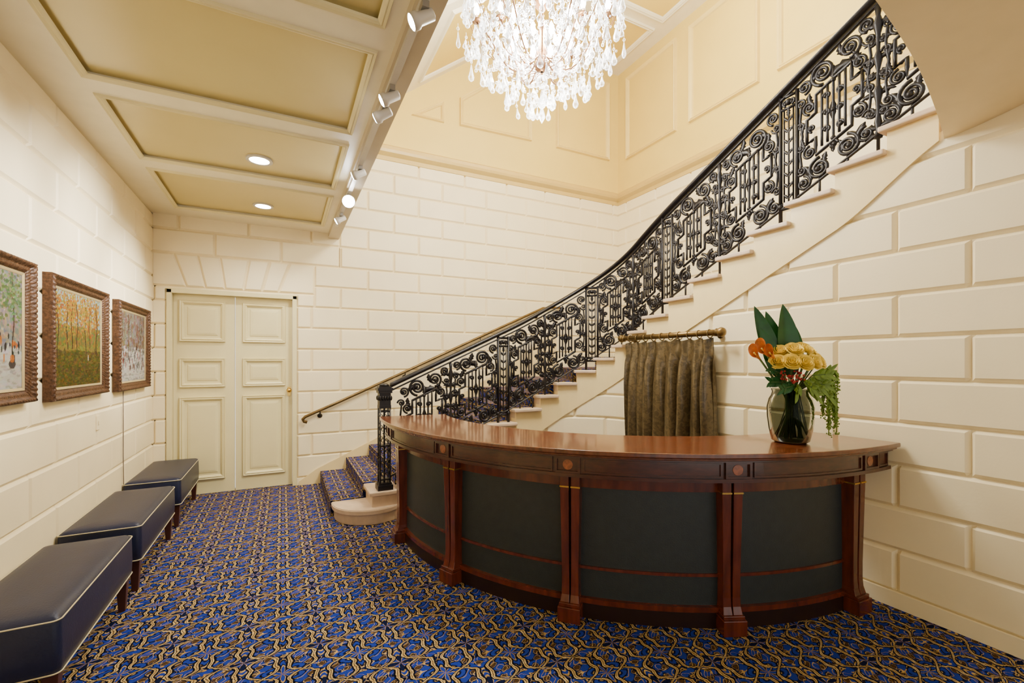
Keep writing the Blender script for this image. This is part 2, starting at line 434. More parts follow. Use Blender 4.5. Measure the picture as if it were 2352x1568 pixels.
# door
door=empty('door_1',(-.506,YB+.08,0),'cream painted double door with moulded panels in a blockwork surround','door',kind=STR)
mb=MB(); 
mb.box(DX0,DX0+.05,YB-.03,YB+.12,0,DZ); mb.box(DX1-.05,DX1,YB-.03,YB+.12,0,DZ); mb.box(DX0,DX1,YB-.03,YB+.12,DZ-.045,DZ+.01)
mb.obj('door_frame',M['door'],parent=door,bevel=.004,origin=(-.506,YB,0))
for (a,b2,pa_,pb_) in ((DX0+.052,-.517,-1.06,-.61),(-.509,DX1-.052,-.434,.03)):
    mb=MB(); mb.box(a,b2,YB+.05,YB+.095,.005,DZ-.047)
    for z0,z1 in ((.17,1.14),(1.25,1.59),(1.78,2.26)):
        moulding(mb,rect(pa_,pb_,z0,z1),.05,.026,(0,YB+.05,0),(1,0,0),(0,0,1),(0,-1,0))
        pin=offpoly(rect(pa_,pb_,z0,z1),.075)
        moulding(mb,pin,.03,.01,(0,YB+.05,0),(1,0,0),(0,0,1),(0,-1,0),prof=[(0,0),(.2,.6),(.6,.8),(1,1)],fill=.01)
    lf=mb.obj('door_leaf',M['door'],parent=door,origin=((a+b2)/2,YB+.07,0))
    if a>-.6:
        kb=MB(); kb.lathe([(.028,0),(.028,.006),(.01,.01),(.01,.035),(.024,.045),(.026,.058),(.015,.066)],(.068,YB+.05,1.19),14,axis=(0,-1,0))
        kb.box(.05,.086,YB+.044,YB+.05,1.12,1.235)
        kb.obj('door_knob',M['brassb'],parent=lf,origin=(.068,YB+.05,1.19),label='round brass door knob')

# ------------------------------------------------------------ stair path
CX,CY,CR=2.73,3.82,.70
ARC=CR*pi/2; SA=CX-.95; SB=SA+ARC
def P(s):
    if s<=SA: return (.95+s,CY+CR),(0,1)
    if s<=SB:
        a=(s-SA)/CR; return (CX+CR*sin(a),CY+CR*cos(a)),(sin(a),cos(a))
    return (CX+CR,CY-(s-SB)),(1,0)
R_=.145
def s_of(k):
    if k<=8: return -.52+.318*(k-1)
    if k<=14: return 1.706+.2273*(k-8)
    return 3.07+.305*(k-14)
def k_of(s):
    if s<=1.706: return 1+(s+.52)/.318
    if s<=3.07: return 8+(s-1.706)/.2273
    return 14+(s-3.07)/.305
def ZN(s):
    t=0
    for i in range(-5,6): t+=k_of(s+i*.07)
    return t/11*R_
def smst(t): t=max(0,min(1,t)); return t*t*(3-2*t)
def ZBOT(s):
    z=ZN(s)-.44+.12*smst((s-4.9)/.6)
    return min(z,2.86)
def PO(s,off):
    (x,y),(nx,ny)=P(s); return (x+nx*off,y+ny*off)
def OUT(s,m=0):
    (x,y),(nx,ny)=P(s)
    if s<=SA: return (x,YB-m)
    if s>=SB: return (XF-m,y)
    tx=(XF-m-CX)/nx if nx>1e-6 else 1e9; ty=(YB-m-CY)/ny if ny>1e-6 else 1e9
    t=min(tx,ty); return (CX+nx*t,CY+ny*t)
def steppoly(sa,sb,off,m=0,over=0):
    k=6; inner=[PO(sa-over+(sb-sa+over)*i/k,off) for i in range(k+1)]
    oa=OUT(sa-over,m); ob=OUT(sb,m)
    poly=inner+[ob]
    if oa[1]>YB-m-.01 and ob[0]>XF-m-.01 and ob[1]<YB-m-.01: poly.append((XF-m,YB-m))
    poly.append(oa); return poly
stair=empty('staircase',(1.5,5.4,0),'curving staircase with pale stone treads, cream stringer and patterned carpet','staircase')
W=(1.5,5.4,0)
YS=YB-.028
for k in range(1,22):
    mb=MB(); z=k*R_; sa,sb=s_of(k),s_of(k+1)
    if k==1:
        def bull(r,cx=.80,cy=4.78):
            x0=cx-r
            pl=[(1.12,YS),(x0,YS)]+[(cx-r*cos(a),cy-r*sin(a)) for a in [pi/2*i/12 for i in range(13)]]
            pl+=[(cx+r*sin(a)*.9,cy-r*cos(a)) for a in [pi/2*i/8 for i in range(1,7)]]+[(1.12,4.6)]
            return pl
        mb.prism(bull(.345),0,z-.045); mb.prism(bull(.37),z-.045,z-.006); mb.prism(bull(.362),z-.006,z)
    elif k==2:
        mb.prism([(.765,4.50),(1.5,4.50),(1.5,YS),(.765,YS)],0,z-.04)
        mb.prism([(.74,4.475),(1.5,4.475),(1.5,YS),(.74,YS)],z-.04,z)
    else:
        mb.prism(steppoly(sa,sb+.01,.02,.028),z-R_-.03,z-.034)
        mb.prism(steppoly(sa,sb,-.045,.028,.035),z-.036,z)
    mb.obj('step',M['tread'],origin=(PO(sa,.8)[0],PO(sa,.8)[1],z-R_),parent=stair,bevel=.009,label='pale stone step')
mb=MB(); vs=[];fs=[]
brk=[s_of(k) for k in range(2,22)]
samples=sorted(set([round(-.18+i*.06,4) for i in range(int(5.68/.06)+1)]))
cols=[]
for i,s in enumerate(samples):
    for b2 in brk:
        if i and samples[i-1]<b2<=s:
            kk=int(round(k_of(b2)))
            cols.append((b2-.0005,kk-1)); cols.append((b2+.0005,kk))
    cols.append((s,int(k_of(s)+1e-3)))
for s,k in cols:
    zt=k*R_-.034; zb=max(0.0,ZBOT(s)); zb=min(zb,zt-.02)
    a=PO(s,0);c=PO(s,.12)
    vs+=[(a[0],a[1],zb),(a[0],a[1],zt),(c[0],c[1],zt),(c[0],c[1],zb)]
for i in range(len(cols)-1):
    for j in range(4): fs.append((i*4+j,i*4+(j+1)%4,i*4+4+(j+1)%4,i*4+4+j))
fs.append((0,1,2,3)); n=(len(cols)-1)*4; fs.append((n,n+1,n+2,n+3))
mb.add(vs,fs)
mb.obj('stringer',M['string'],origin=(3.4,3.8,1.3),parent=stair,label='cream painted curved stringer')
mb=MB()
xs=[.18+i*.2 for i in range(20)]
vs=[];fs=[]
for x in xs:
    z=max(.02,ZN(x-.95)+.06)if x>.3 else .05
    vs+=[(x,YB-.042,0),(x,YB-.042,z),(x,YB-.029,z),(x,YB-.029,0)]
for i in range(len(xs)-1):
    for j in range(4): fs.append((i*4+j,i*4+(j+1)%4,i*4+4+(j+1)%4,i*4+4+j))
mb.add(vs,fs); mb.obj('wall_skirt',M['string'],origin=(1.5,YB,0),parent=stair)
mb=MB()
for k in range(1,22):
    z=k*R_; sa,sb=s_of(k),s_of(k+1)
    if k==1: pl=[(.425,4.86),(.78,4.86),(.78,YB-.045),(.425,YB-.045)]
    elif k==2: pl=[(.735,4.86),(1.1,4.86),(1.1,YB-.045),(.735,YB-.045)]
    else: pl=steppoly(sa,sb,.16,.045,.041)
    if k<=2: mb.prism([(pl[0][0],pl[0][1]),(pl[0][0]+.03,pl[0][1]),(pl[0][0]+.03,YB-.045),(pl[0][0],YB-.045)],z-R_+.005,z+.008)
    else:
        a,c=PO(sa-.041,.16),OUT(sa-.041,.045); a2,c2=PO(sa+.01,.16),OUT(sa+.01,.045)
        mb.prism([a,c,c2,a2],z-R_+.0,z+.008)
    mb.prism(pl,z-.0,z+.009)
mb.obj('stair_carpet',M['carpet'],origin=W,parent=stair,label='navy and gold brocade stair carpet')

mb=MB()
pw=lambda s:(PO(s,.04),(-P(s)[1][0],-P(s)[1][1]))
block_wall(mb,pw,.2,9.3,0,2.951,phase=5.245,top=lambda s:max(0,ZBOT(s)+.05) if s<5.5 else 2.951,ds=.1,b=.022,d=.025)
mb.box(XN+.0005,XN+.15,YR,1.15,0,2.95)
mb.obj('wall_right',M['wall'],kind=STR)
ep=[(.651,.78),(1.2,.82),(2.05,.93),(2.318,.975),(2.606,1.03),(2.866,1.08),(3.098,1.13),(3.332,1.187),(3.49,1.235)]
def ey(x):
    for i in range(len(ep)-1):
        if x<=ep[i+1][0]: t=(x-ep[i][0])/(ep[i+1][0]-ep[i][0]); return ep[i][1]*(1-t)+ep[i+1][1]*t
    return ep[-1][1]
mb=MB(); nx,ny=90,40; vs=[];fs=[]
for i in range(nx+1):
    x=.651+(3.49-.651)*i/nx; ye_=ey(x)
    for j in range(ny+1):
        t=1-(1-j/ny)**2; y=-.8+(ye_+.8)*t
        z=2.95-.10*smst((x-2.5)/.95)*smst((y-ye_+.7)/.7)
        vs.append((x,y,z))
    vs.append((x,ye_,3.19)); vs.append((x,-.8,3.19))
st=ny+3
for i in range(nx):
    for j in range(ny+2): fs.append((i*st+j,(i+1)*st+j,(i+1)*st+j+1,i*st+j+1))
mb.add(vs,fs,0,True)
for p_ in range(len(mb.sm)): 
    if p_%(ny+2)>=ny: mb.sm[p_]=False
mb.prism([(XN+.02,1.19),(XN+.02,-.8),(XF-.03,-.8),(XF-.03,1.19)],2.96,3.19)
mb.obj('ceiling',M['soffit'],kind=STR,label='beige swept underside of the upper landing')

# ------------------------------------------------------------ railing
RO=.045
def RP(s,v,sc=None,off=0):
    x,y=PO(s,RO+off); return (x,y,ZN(sc if sc is not None else s)+v)
rail=empty('stair_railing',RP(2.2,-.0),'ornate black wrought iron stair balustrade with scrolls and leaves','railing')
mb=MB()
hs_=[i*.06 for i in range(0,95)]
def sweep_rail(mb,ss,prof,vofs):
    vs=[];fs=[];m=len(prof)
    for s in ss:
        for a,b2 in prof: vs.append(RP(s,vofs+b2,None,a))
    for i in range(len(ss)-1):
        for j in range(m): fs.append((i*m+j,i*m+(j+1)%m,(i+1)*m+(j+1)%m,(i+1)*m+j))
    fs.append(tuple(range(m))); fs.append(tuple((len(ss)-1)*m+j for j in range(m)))
    mb.add(vs,fs,0,True)
sweep_rail(mb,hs_,[(-.034,.0),(-.038,.012),(-.03,.026),(-.014,.036),(.014,.036),(.03,.026),(.038,.012),(.034,0),(.02,-.014),(-.02,-.014)],.92)
mb.obj('handrail',M['iron'],parent=rail,origin=RP(2.2,.92))
mb=MB(); sweep_rail(mb,hs_,[(-.012,0),(.012,0),(.012,.015),(-.012,.015)],.868); 
mb.obj('upper_bar',M['iron'],parent=rail,origin=RP(2.2,.86))
mb=MB(); sweep_rail(mb,hs_,[(-.01,0),(.01,0),(.01,.013),(-.01,.013)],.02); 
mb.obj('lower_bar',M['iron'],parent=rail,origin=RP(2.2,.03))
TK=1.62
def line(mb,pts,r=.007,sc=None,closed=False,sub=6):
    out=[]; n=len(pts); r*=TK
    for i in range(n if closed else n-1):
        a=pts[i];b2=pts[(i+1)%n]
        for j in range(sub): t=j/sub; out.append(RP(a[0]+(b2[0]-a[0])*t,a[1]+(b2[1]-a[1])*t,sc))
    if not closed: out.append(RP(pts[-1][0],pts[-1][1],sc))
    mb.tube(out,r,5,closed)
def spiral(mb,cs,cv,r0,a0,turns,r=.007,sc=None,rend=.012,flip=1,tail=None):
    r*=TK
    n=int(18*abs(turns))+4; pts=[]
    for i in range(n+1):
        t=i/n; rr=r0+(rend-r0)*t**.8; a=a0+flip*2*pi*turns*t
        pts.append(RP(cs+rr*cos(a),cv+rr*sin(a),sc if sc is not None else cs))
    if tail: pts=[RP(x,y,sc if sc is not None else cs) for x,y in tail]+pts
    mb.tube(pts,[r*(1-.2*i/len(pts)) for i in range(len(pts))],5)
    mb.sphere(pts[-1],r*1.6,6)
def leaf(mb,cs,cv,ang,L,Wd,sc=None,curl=.0,th=.008):
    n=9; vs=[];fs=[]; sc=cs if sc is None else sc
    for i in range(n+1):
        t=i/n; w=Wd*(sin(pi*min(1,t*.93+.05))**.7)*(1+.28*cos(t*pi*7)); aa=ang+curl*t
        x=cs+L*t*cos(aa); y=cv+L*t*sin(aa); dx,dy=-sin(aa),cos(aa)
        vs+=[RP(x+dx*w,y+dy*w,sc,-.004),RP(x,y,sc,-th),RP(x-dx*w,y-dy*w,sc,-.004),RP(x,y,sc,th*.8)]
    for i in range(n):
        for j in range(4): fs.append((i*4+j,i*4+(j+1)%4,(i+1)*4+(j+1)%4,(i+1)*4+j))
    mb.add(vs,fs,0,True)
def tread_v(s): return math.floor(k_of(s)+1e-4)*R_-ZN(s)
def lyre(c,hw,fl):
    mb=MB()
    y0=.23;y1=.36;y2=.54;y3=.67;a=.55*hw;b2=.85*hw
    line(mb,[(c-a,y0),(c-a,y1),(c-b2,y1),(c-b2,y2),(c-a,y2),(c-a,y3),(c+a,y3),(c+a,y2),(c+b2,y2),(c+b2,y1),(c+a,y1),(c+a,y0)],.0082,None,True,2)
    for t in (-.36,-.18,0,.18,.36): line(mb,[(c+t*hw,.17 if t==0 else .25+.03*abs(t)),(c+t*hw,.76 if t==0 else .66)],.0060)
    for zz in (.33,.45,.57):
        for sg in (-1,1): spiral(mb,c+sg*.2*hw,zz,.030,pi/2*(1-sg),1.0,.006,c,.008,sg)
    for sg in (-1,1):
        spiral(mb,c+sg*.68*hw,.45,.030,-pi/2,1.2,.006,None,.007,sg)
    for zz in (.25,.45,.66): mb.sphere(RP(c,zz),.018,6)
    leaf(mb,c,.38,pi/2,.14,.022,c); leaf(mb,c,.52,-pi/2,.14,.022,c); leaf(mb,c,.67,pi/2,.09,.02,c); leaf(mb,c,.24,-pi/2,.09,.02,c)
    for sg in (-1,1):
        spiral(mb,c+sg*.76*hw,.615,.050,-pi/2,1.8,.0068,None,.009,sg)
        spiral(mb,c+sg*.76*hw,.285,.050,pi/2,1.8,.0068,None,.009,-sg)
        spiral(mb,c+sg*1.04*hw,.70,.040,pi,1.5,.006,None,.008,sg)
        spiral(mb,c+sg*1.04*hw,.20,.040,pi,1.5,.006,None,.008,-sg)
        spiral(mb,c+sg*1.05*hw,.53,.032,pi,1.3,.006,None,.008,sg)
        spiral(mb,c+sg*1.05*hw,.37,.032,pi,1.3,.006,None,.008,-sg)
        line(mb,[(c+sg*1.03*hw,.22),(c+sg*1.08*hw,.32),(c+sg*1.0*hw,.45),(c+sg*1.08*hw,.58),(c+sg*1.03*hw,.68)],.006)
        leaf(mb,c+sg*1.02*hw,.45,pi/2,.10,.014,None,sg*.3); leaf(mb,c+sg*1.02*hw,.45,-pi/2,.10,.014,None,-sg*.3)
    spiral(mb,c-fl*.32*hw,.770,.088,-pi*.5,2.3,.009,c-fl*.2*hw,.014,-fl,)
    spiral(mb,c+fl*.50*hw,.775,.076,-pi*.5,2.1,.008,None,.012,fl)
    spiral(mb,c-fl*.92*hw,.80,.052,-pi*.5,1.8,.007,None,.010,fl)
    spiral(mb,c+fl*.98*hw,.81,.048,-pi*.5,1.7,.007,None,.010,-fl)
    leaf(mb,c-fl*.05*hw,.69,pi/2-fl*.6,.18,.034,None,-fl*.9)
    leaf(mb,c-fl*.3*hw,.76,pi/2+fl*.9,.11,.030,None,fl*.8)
    leaf(mb,c+fl*.6*hw,.72,-pi/2+fl*.5,.10,.024,None,0)
    leaf(mb,c-fl*.75*hw,.72,-pi/2-fl*.3,.11,.022,None,fl*.6)
    leaf(mb,c+fl*.2*hw,.86,-pi/2,.10,.026,None,fl*.4)
    for sg in (-1,1):
        spiral(mb,c+sg*.43*hw,.115,.080,pi/2,2.3,.0085,None,.012,-sg)
        spiral(mb,c+sg*.95*hw,.09,.056,pi/2,1.8,.0075,None,.010,sg)
        leaf(mb,c+sg*.74*hw,.06,pi/2+sg*.3,.14,.028,None,-sg*.6)
        leaf(mb,c+sg*.2*hw,.19,-pi/2+sg*.6,.09,.022,None,-sg*.5)
        mb.tube([RP(c+sg*.43*hw,.045),RP(c+sg*.43*hw,tread_v(c+sg*.43*hw))],.009,5)
    spiral(mb,c,.205,.034,0,1,.0065,None,.008,1)
    mb.obj('scroll_panel',M['iron'],parent=rail,origin=RP(c,0))
def pilaster(c):
    mb=MB(); w=.064; bt=tread_v(c)
    for sg in (-1,1):
        mb.tube([RP(c+sg*w,tread_v(c),c),RP(c+sg*w,.88,c)],.017,4)
        mb.tube([RP(c+sg*w*.55,.02,c),RP(c+sg*w*.55,.78,c)],.0075,4)
        mb.sphere(RP(c+sg*w,.02,c),.024,6)
    for z in (.0,.035,.77,.86): mb.tube([RP(c-w,z,c),RP(c+w,z,c)],.013,4)
    mb.tube([RP(c,.03,c),RP(c,.78,c)],.007,5)
    for i in range(8):
        z=.07+i*.085
        for sg in (-1,1): leaf(mb,c,z,pi/2-sg*.75,.055,.012,c,0,.007)
    leaf(mb,c,.7,pi/2,.07,.016,c)
    for sg in (-1,1): spiral(mb,c+sg*.024,.815,.026,-pi/2,1,.006,c,.007,sg)
    mb.sphere(RP(c,.815,c),.026,8)
    mb.obj('pilaster_panel',M['iron'],parent=rail,origin=RP(c,bt,c))
def leafy(c):
    mb=MB(); bt=tread_v(c)
    mb.tube([RP(c,bt,c),RP(c,.88,c)],.010,6)
    prof=[(.0,.03),(.05,.016),(.1,.028),(.16,.014),(.24,.02),(.3,.035),(.34,.016),(.44,.012),(.52,.033),(.57,.014),(.68,.018),(.74,.037),(.8,.016),(.86,.026)]
    mb.tube([RP(c,z,c) for z,r in prof],[r*.85 for z,r in prof],8)
    for z,L in ((.0,.08),(.05,.10),(.16,.08),(.27,.10),(.40,.08),(.5,.11),(.62,.08),(.72,.11)):
        for sg in (-1,1): leaf(mb,c,z,pi/2-sg*.55,L,.023,c,-sg*.9)
    for z in (.17,.42,.64):
        for sg in (-1,1): spiral(mb,c+sg*.036,z,.028,pi/2+sg*pi/2,1.1,.006,c,.008,sg)
    mb.obj('leafy_baluster',M['iron'],parent=rail,origin=RP(c,bt,c))
pil=[1.25,2.33,3.315,4.55]
bounds=[.08]+pil+[5.66]
for i in range(5):
    a,b2=bounds[i],bounds[i+1]
    if i>0: a+=.065
    if i<4: b2-=.065
    Lh=b2-a; mid=(a+b2)/2
    hw=(Lh/2-.05)/2*.90
    leafy(mid)
    lyre(a+(Lh/2-.04)/2+.01,hw,1)
    lyre(b2-(Lh/2-.04)/2-.01,hw,-1)
for c in pil: pilaster(c)
# newel
NX,NY=.895,4.575
mb=MB(); z0=2*R_
def sq(w,a,b2): mb.box(NX-w,NX+w,NY-w,NY+w,a,b2)
sq(.073,z0,z0+.05); sq(.062,z0+.05,z0+.07); sq(.008,z0+.07,z0+.80)
for sx_ in(-1,1):
    for sy_ in(-1,1):
        mb.tube([(NX+sx_*.048,NY+sy_*.048,z0+.07),(NX+sx_*.048,NY+sy_*.048,z0+.80)],.008,6)
for zz in(.10,.43,.77):
    sq(.046,z0+zz-.008,z0+zz+.008)
for fx,fy in((1,0),(-1,0),(0,1),(0,-1)):
    for i in range(6):
        z=z0+.155+i*.11
        cx,cy=NX+fx*.048,NY+fy*.048
        tx,ty=-fy,fx
        for sg in(-1,1):
            pts=[]
            for j in range(12):
                t=j/11; a=t*2*pi*1.1; r=.021*(1-.7*t)
                pts.append((cx+tx*sg*(.022-r*cos(a)),cy+ty*sg*(.022-r*cos(a)),z+r*1.4*sin(a)))
            mb.tube(pts,.0036,5)
        mb.sphere((cx,cy,z+.055),.008,6)
sq(.056,z0+.80,z0+.83)
for i in range(5):
    for j in (-1,1):
        mb.sphere((NX+(i-2)*.024,NY+j*.059,z0+.9),.011,6,sc=(1,1,2.2)); mb.sphere((NX+j*.059,NY+(i-2)*.024,z0+.9),.011,6,sc=(1,1,2.2))
sq(.054,z0+.83,z0+.95); sq(.066,z0+.95,z0+.975); sq(.074,z0+.975,z0+1.0); sq(.060,z0+1.0,z0+1.015)
mb.lathe([(.05,0),(.045,.02),(.02,.03)],(NX,NY,z0+1.015),16)
mb.obj('newel_post',M['iron'],parent=rail,origin=(NX,NY,z0),label='square openwork black iron newel post')

wh=empty('wall_handrail',(.3,YB-.08,.8),'slim brass handrail on brackets along the blockwork wall','handrail')
mb=MB()
hp=[(.27,YB-.08,.79),(.235,YB-.08,.80),(.22,YB-.08,.83),(.25,YB-.08,.86),(.6,YB-.08,1.01),(1.4,YB-.08,1.365),(2.4,YB-.08,1.82),(3.7,YB-.08,2.40),(3.9,YB-.08,2.42),(4.05,YB-.08,2.42)]
mb.tube(hp,.019,10); mb.obj('rail',M['brass'],parent=wh,origin=(.3,YB-.08,.8))
for x in (.42,1.5,2.62,3.6):
    z=.86+(x-.25)*.442
    mb=MB(); mb.tube([(x,YB-.08,z-.01),(x,YB-.075,z-.06),(x,YB-.01,z-.075)],.008,6); mb.lathe([(.03,0),(.03,.008),(.012,.016)],(x,YB-.026,z-.075),12,axis=(0,-1,0))
    mb.sphere((x,YB-.05,z-.07),.018,8)
    mb.obj('bracket',M['iron'],parent=wh,origin=(x,YB,z-.07),label='dark metal wall bracket')

# ------------------------------------------------------------ desk
DCX,DCY=3.25,3.90
D=pi/180
def dp(r,a,z): return (DCX+r*cos(a*D),DCY+r*sin(a*D),z)
desk=empty('reception_desk',dp(2.2,223,0),'curved mahogany reception desk with dark green leather panels','reception desk')
aL,aR=171.5,274.2
mb=MB()
mb.ring(DCX,DCY,1.88,2.485,aL*D,(aR)*D,1.018,1.045,80)
mb.ring(DCX,DCY,1.90,2.47,(aL+.3)*D,(aR-.2)*D,1.003,1.018,80)
mb.obj('countertop',M['top'],parent=desk,origin=dp(2.2,223,1.0),bevel=.006,label='polished mahogany countertop')
mb=MB()
mb.ring(DCX,DCY,2.02,2.425,(aL+1)*D,(aR-.6)*D,.885,1.003,80)
mb.ring(DCX,DCY,2.3,2.44,(aL+.8)*D,(aR-.4)*D,.876,.897,80)
mb.ring(DCX,DCY,2.3,2.45,(aL+.8)*D,(aR-.4)*D,.992,1.003,80)
PA=[179,201.3,223.6,246,268.5]
def arcframe(mb,a0,a1,z0,z1,r,w=.012,d=.012):
    wa=w/r/D
    mb.ring(DCX,DCY,r-.01,r+d,a0*D,a1*D,z0,z0+w,16); mb.ring(DCX,DCY,r-.01,r+d,a0*D,a1*D,z1-w,z1,16)
    mb.ring(DCX,DCY,r-.01,r+d,a0*D,(a0+wa)*D,z0+w,z1-w,1); mb.ring(DCX,DCY,r-.01,r+d,(a1-wa)*D,a1*D,z0+w,z1-w,1)
hb=1.75
for a in PA: arcframe(mb,a-hb,a+hb,.898,.991,2.425,.012,.014)
sg_=[(aL+1.3,PA[0]-hb-.4)]+[(PA[i]+hb+.4,PA[i+1]-hb-.4) for i in range(4)]+[(PA[4]+hb+.4,aR-.9)]
for a,b2 in sg_: arcframe(mb,a,b2,.902,.987,2.425,.01,.008)
mb.obj('frieze',M['mahogdk'],parent=desk,origin=dp(2.4,223,.9),label='dark mahogany frieze with framed panels')
for a in PA:
    mb=MB(); ax=Vector((cos(a*D),sin(a*D),0))
    mb.lathe([(.03,0),(.03,.003),(.029,.0035)],dp(2.424,a,.945),28,axis=ax,sm=False)
    mb.obj('inlay_disc',M['burl'],parent=desk,origin=dp(2.425,a,.945),label='round burl wood inlay')
mb=MB()
mb.ring(DCX,DCY,2.25,2.29,(PA[0]-1)*D,(PA[4]+2.5)*D,.0,.885,80)
mb.ring(DCX,DCY,2.28,2.315,(PA[0])*D,(PA[4]+2)*D,.79,.876,80)
mb.ring(DCX,DCY,2.28,2.31,(PA[0])*D,(PA[4]+2)*D,.295,.312,80)
mb.ring(DCX,DCY,2.28,2.325,(PA[0])*D,(PA[4]+2)*D,.095,.125,80)
mb.obj('carcass',M['mahog'],parent=desk,origin=dp(2.28,223,0),label='mahogany desk rails')
mb=MB(); mb.ring(DCX,DCY,2.27,2.315,(PA[0])*D,(PA[4]+3)*D,0,.095,80)
mb.obj('plinth',M['plinth'],parent=desk,origin=dp(2.28,223,0))
for i in range(4):
    mb=MB(); mb.ring(DCX,DCY,2.285,2.298,(PA[i]+1)*D,(PA[i+1]-1)*D,.125,.295,24); mb.ring(DCX,DCY,2.285,2.298,(PA[i]+1)*D,(PA[i+1]-1)*D,.312,.79,24)
    mb.obj('leather_panel',M['leatherp'],parent=desk,origin=dp(2.29,(PA[i]+PA[i+1])/2,.12),label='dark green leather panel')
for a in PA:
    mb=MB(); er=Vector((cos(a*D),sin(a*D),0)); et=Vector((-sin(a*D),cos(a*D),0)); c0=Vector((DCX,DCY,0))
    prof=[(.885,2.372,.060,.007),(.80,2.372,.060,.007),(.60,2.368,.056,.007),(.30,2.362,.051,.006),(.20,2.362,.051,.005),(.15,2.366,.052,.004),(.107,2.378,.057,.002)]
    for sg in (-1,1):
        vs=[];fs=[]
        for z,r,w,g_ in prof:
            for rr,tt in ((2.29,g_),(r,g_),(r,w),(2.29,w)):
                vs.append(c0+er*rr+et*(sg*tt)+Vector((0,0,z)))
        for i in range(len(prof)-1):
            for j in range(4): fs.append((i*4+j,i*4+(j+1)%4,(i+1)*4+(j+1)%4,(i+1)*4+j))
        fs+=[(0,1,2,3),tuple((len(prof)-1)*4+j for j in range(4))]
        mb.add(vs,fs)
    def obox(r0,r1,w,z0,z1):
        pl=[c0+er*r0-et*w,c0+er*r1-et*w,c0+er*r1+et*w,c0+er*r0+et*w]
        mb.prism([(p_.x,p_.y) for p_ in pl],z0,z1)
    obox(2.29,2.405,.068,0,.088); obox(2.29,2.392,.062,.088,.109)
    pl_=mb.obj('pilaster',M['mahog'],parent=desk,origin=dp(2.38,a,0),bevel=.003,label='paired tapering mahogany pilaster with block foot')
    mb=MB()
    for sg in(-1,1):
        pp=[c0+er*2.3+et*sg*.005,c0+er*2.376+et*sg*.005,c0+er*2.376+et*sg*.062,c0+er*2.3+et*sg*.062]
        mb.prism([(p_.x,p_.y) for p_ in pp],.795,.804)
    mb.obj('brass_band',M['brassb'],parent=pl_,origin=dp(2.38,a,.8),label='thin brass band')

# ------------------------------------------------------------ benches
def rrect(x0,x1,y0,y1,r,n=5):
    out=[]
    for cx,cy,a0 in((x1-r,y1-r,0),(x0+r,y1-r,pi/2),(x0+r,y0+r,pi),(x1-r,y0+r,1.5*pi)):
        for i in range(n+1): a=a0+pi/2*i/n; out.append((cx+r*cos(a),cy+r*sin(a)))
    return out
def bench(y0,y1,lab):
    x0,x1=-1.275,-.852; c=((x0+x1)/2,(y0+y1)/2,0)
    e=empty('bench',c,lab,'bench',group='navy leather benches along the wall')
    mb=MB(); vs=[];fs=[]
    lv=[(.205,.012),(.218,.0),(.30,-.003),(.43,.0),(.447,.005),(.458,.018),(.465,.05),(.469,.11),(.470,.17)]
    n=24
    for z,ins in lv: vs+=[(x,y,z) for x,y in rrect(x0+ins,x1-ins,y0+ins,y1-ins,max(.004,.028-ins*.1))]
    for i in range(len(lv)-1):
        for j in range(n): fs.append((i*n+j,i*n+(j+1)%n,(i+1)*n+(j+1)%n,(i+1)*n+j))
    fs+=[tuple(range(n)),tuple((len(lv)-1)*n+j for j in range(n))]
    mb.add(vs,fs,0,True); mb.sm[-2]=False
    mb.obj('seat',M['navy'],parent=e,origin=(c[0],c[1],.21),label='navy leather upholstered seat')
    mb=MB()
    for z in (.444,.218): mb.tube([(x,y,z) for x,y in rrect(x0-.001,x1+.001,y0-.001,y1+.001,.029)],.0034,6,True)
    mb.obj('piping',M['piping'],parent=e,origin=(c[0],c[1],.3),label='thin cream piping along the seams')
    for (x,y) in((x0+.04,y0+.05),(x1-.04,y0+.05),(x1-.04,y1-.05),(x0+.04,y1-.05)):
        mb=MB(); vs=[]
        for z,w in((.21,.028),(.0,.017)):
            vs+=[(x-w,y-w,z),(x+w,y-w,z),(x+w,y+w,z),(x-w,y+w,z)]
        mb.add(vs,[(0,1,2,3),(7,6,5,4),(0,4,5,1),(1,5,6,2),(2,6,7,3),(3,7,4,0)])
        mb.obj('leg',M['legwood'],parent=e,origin=(x,y,0),bevel=.003,label='tapered dark wood leg')
bench(2.60,3.66,'navy leather bench with cream piping below the street scene painting')
bench(3.84,4.92,'navy leather bench with cream piping below the autumn painting')
bench(5.17,6.20,'navy leather bench with cream piping beside the double door')

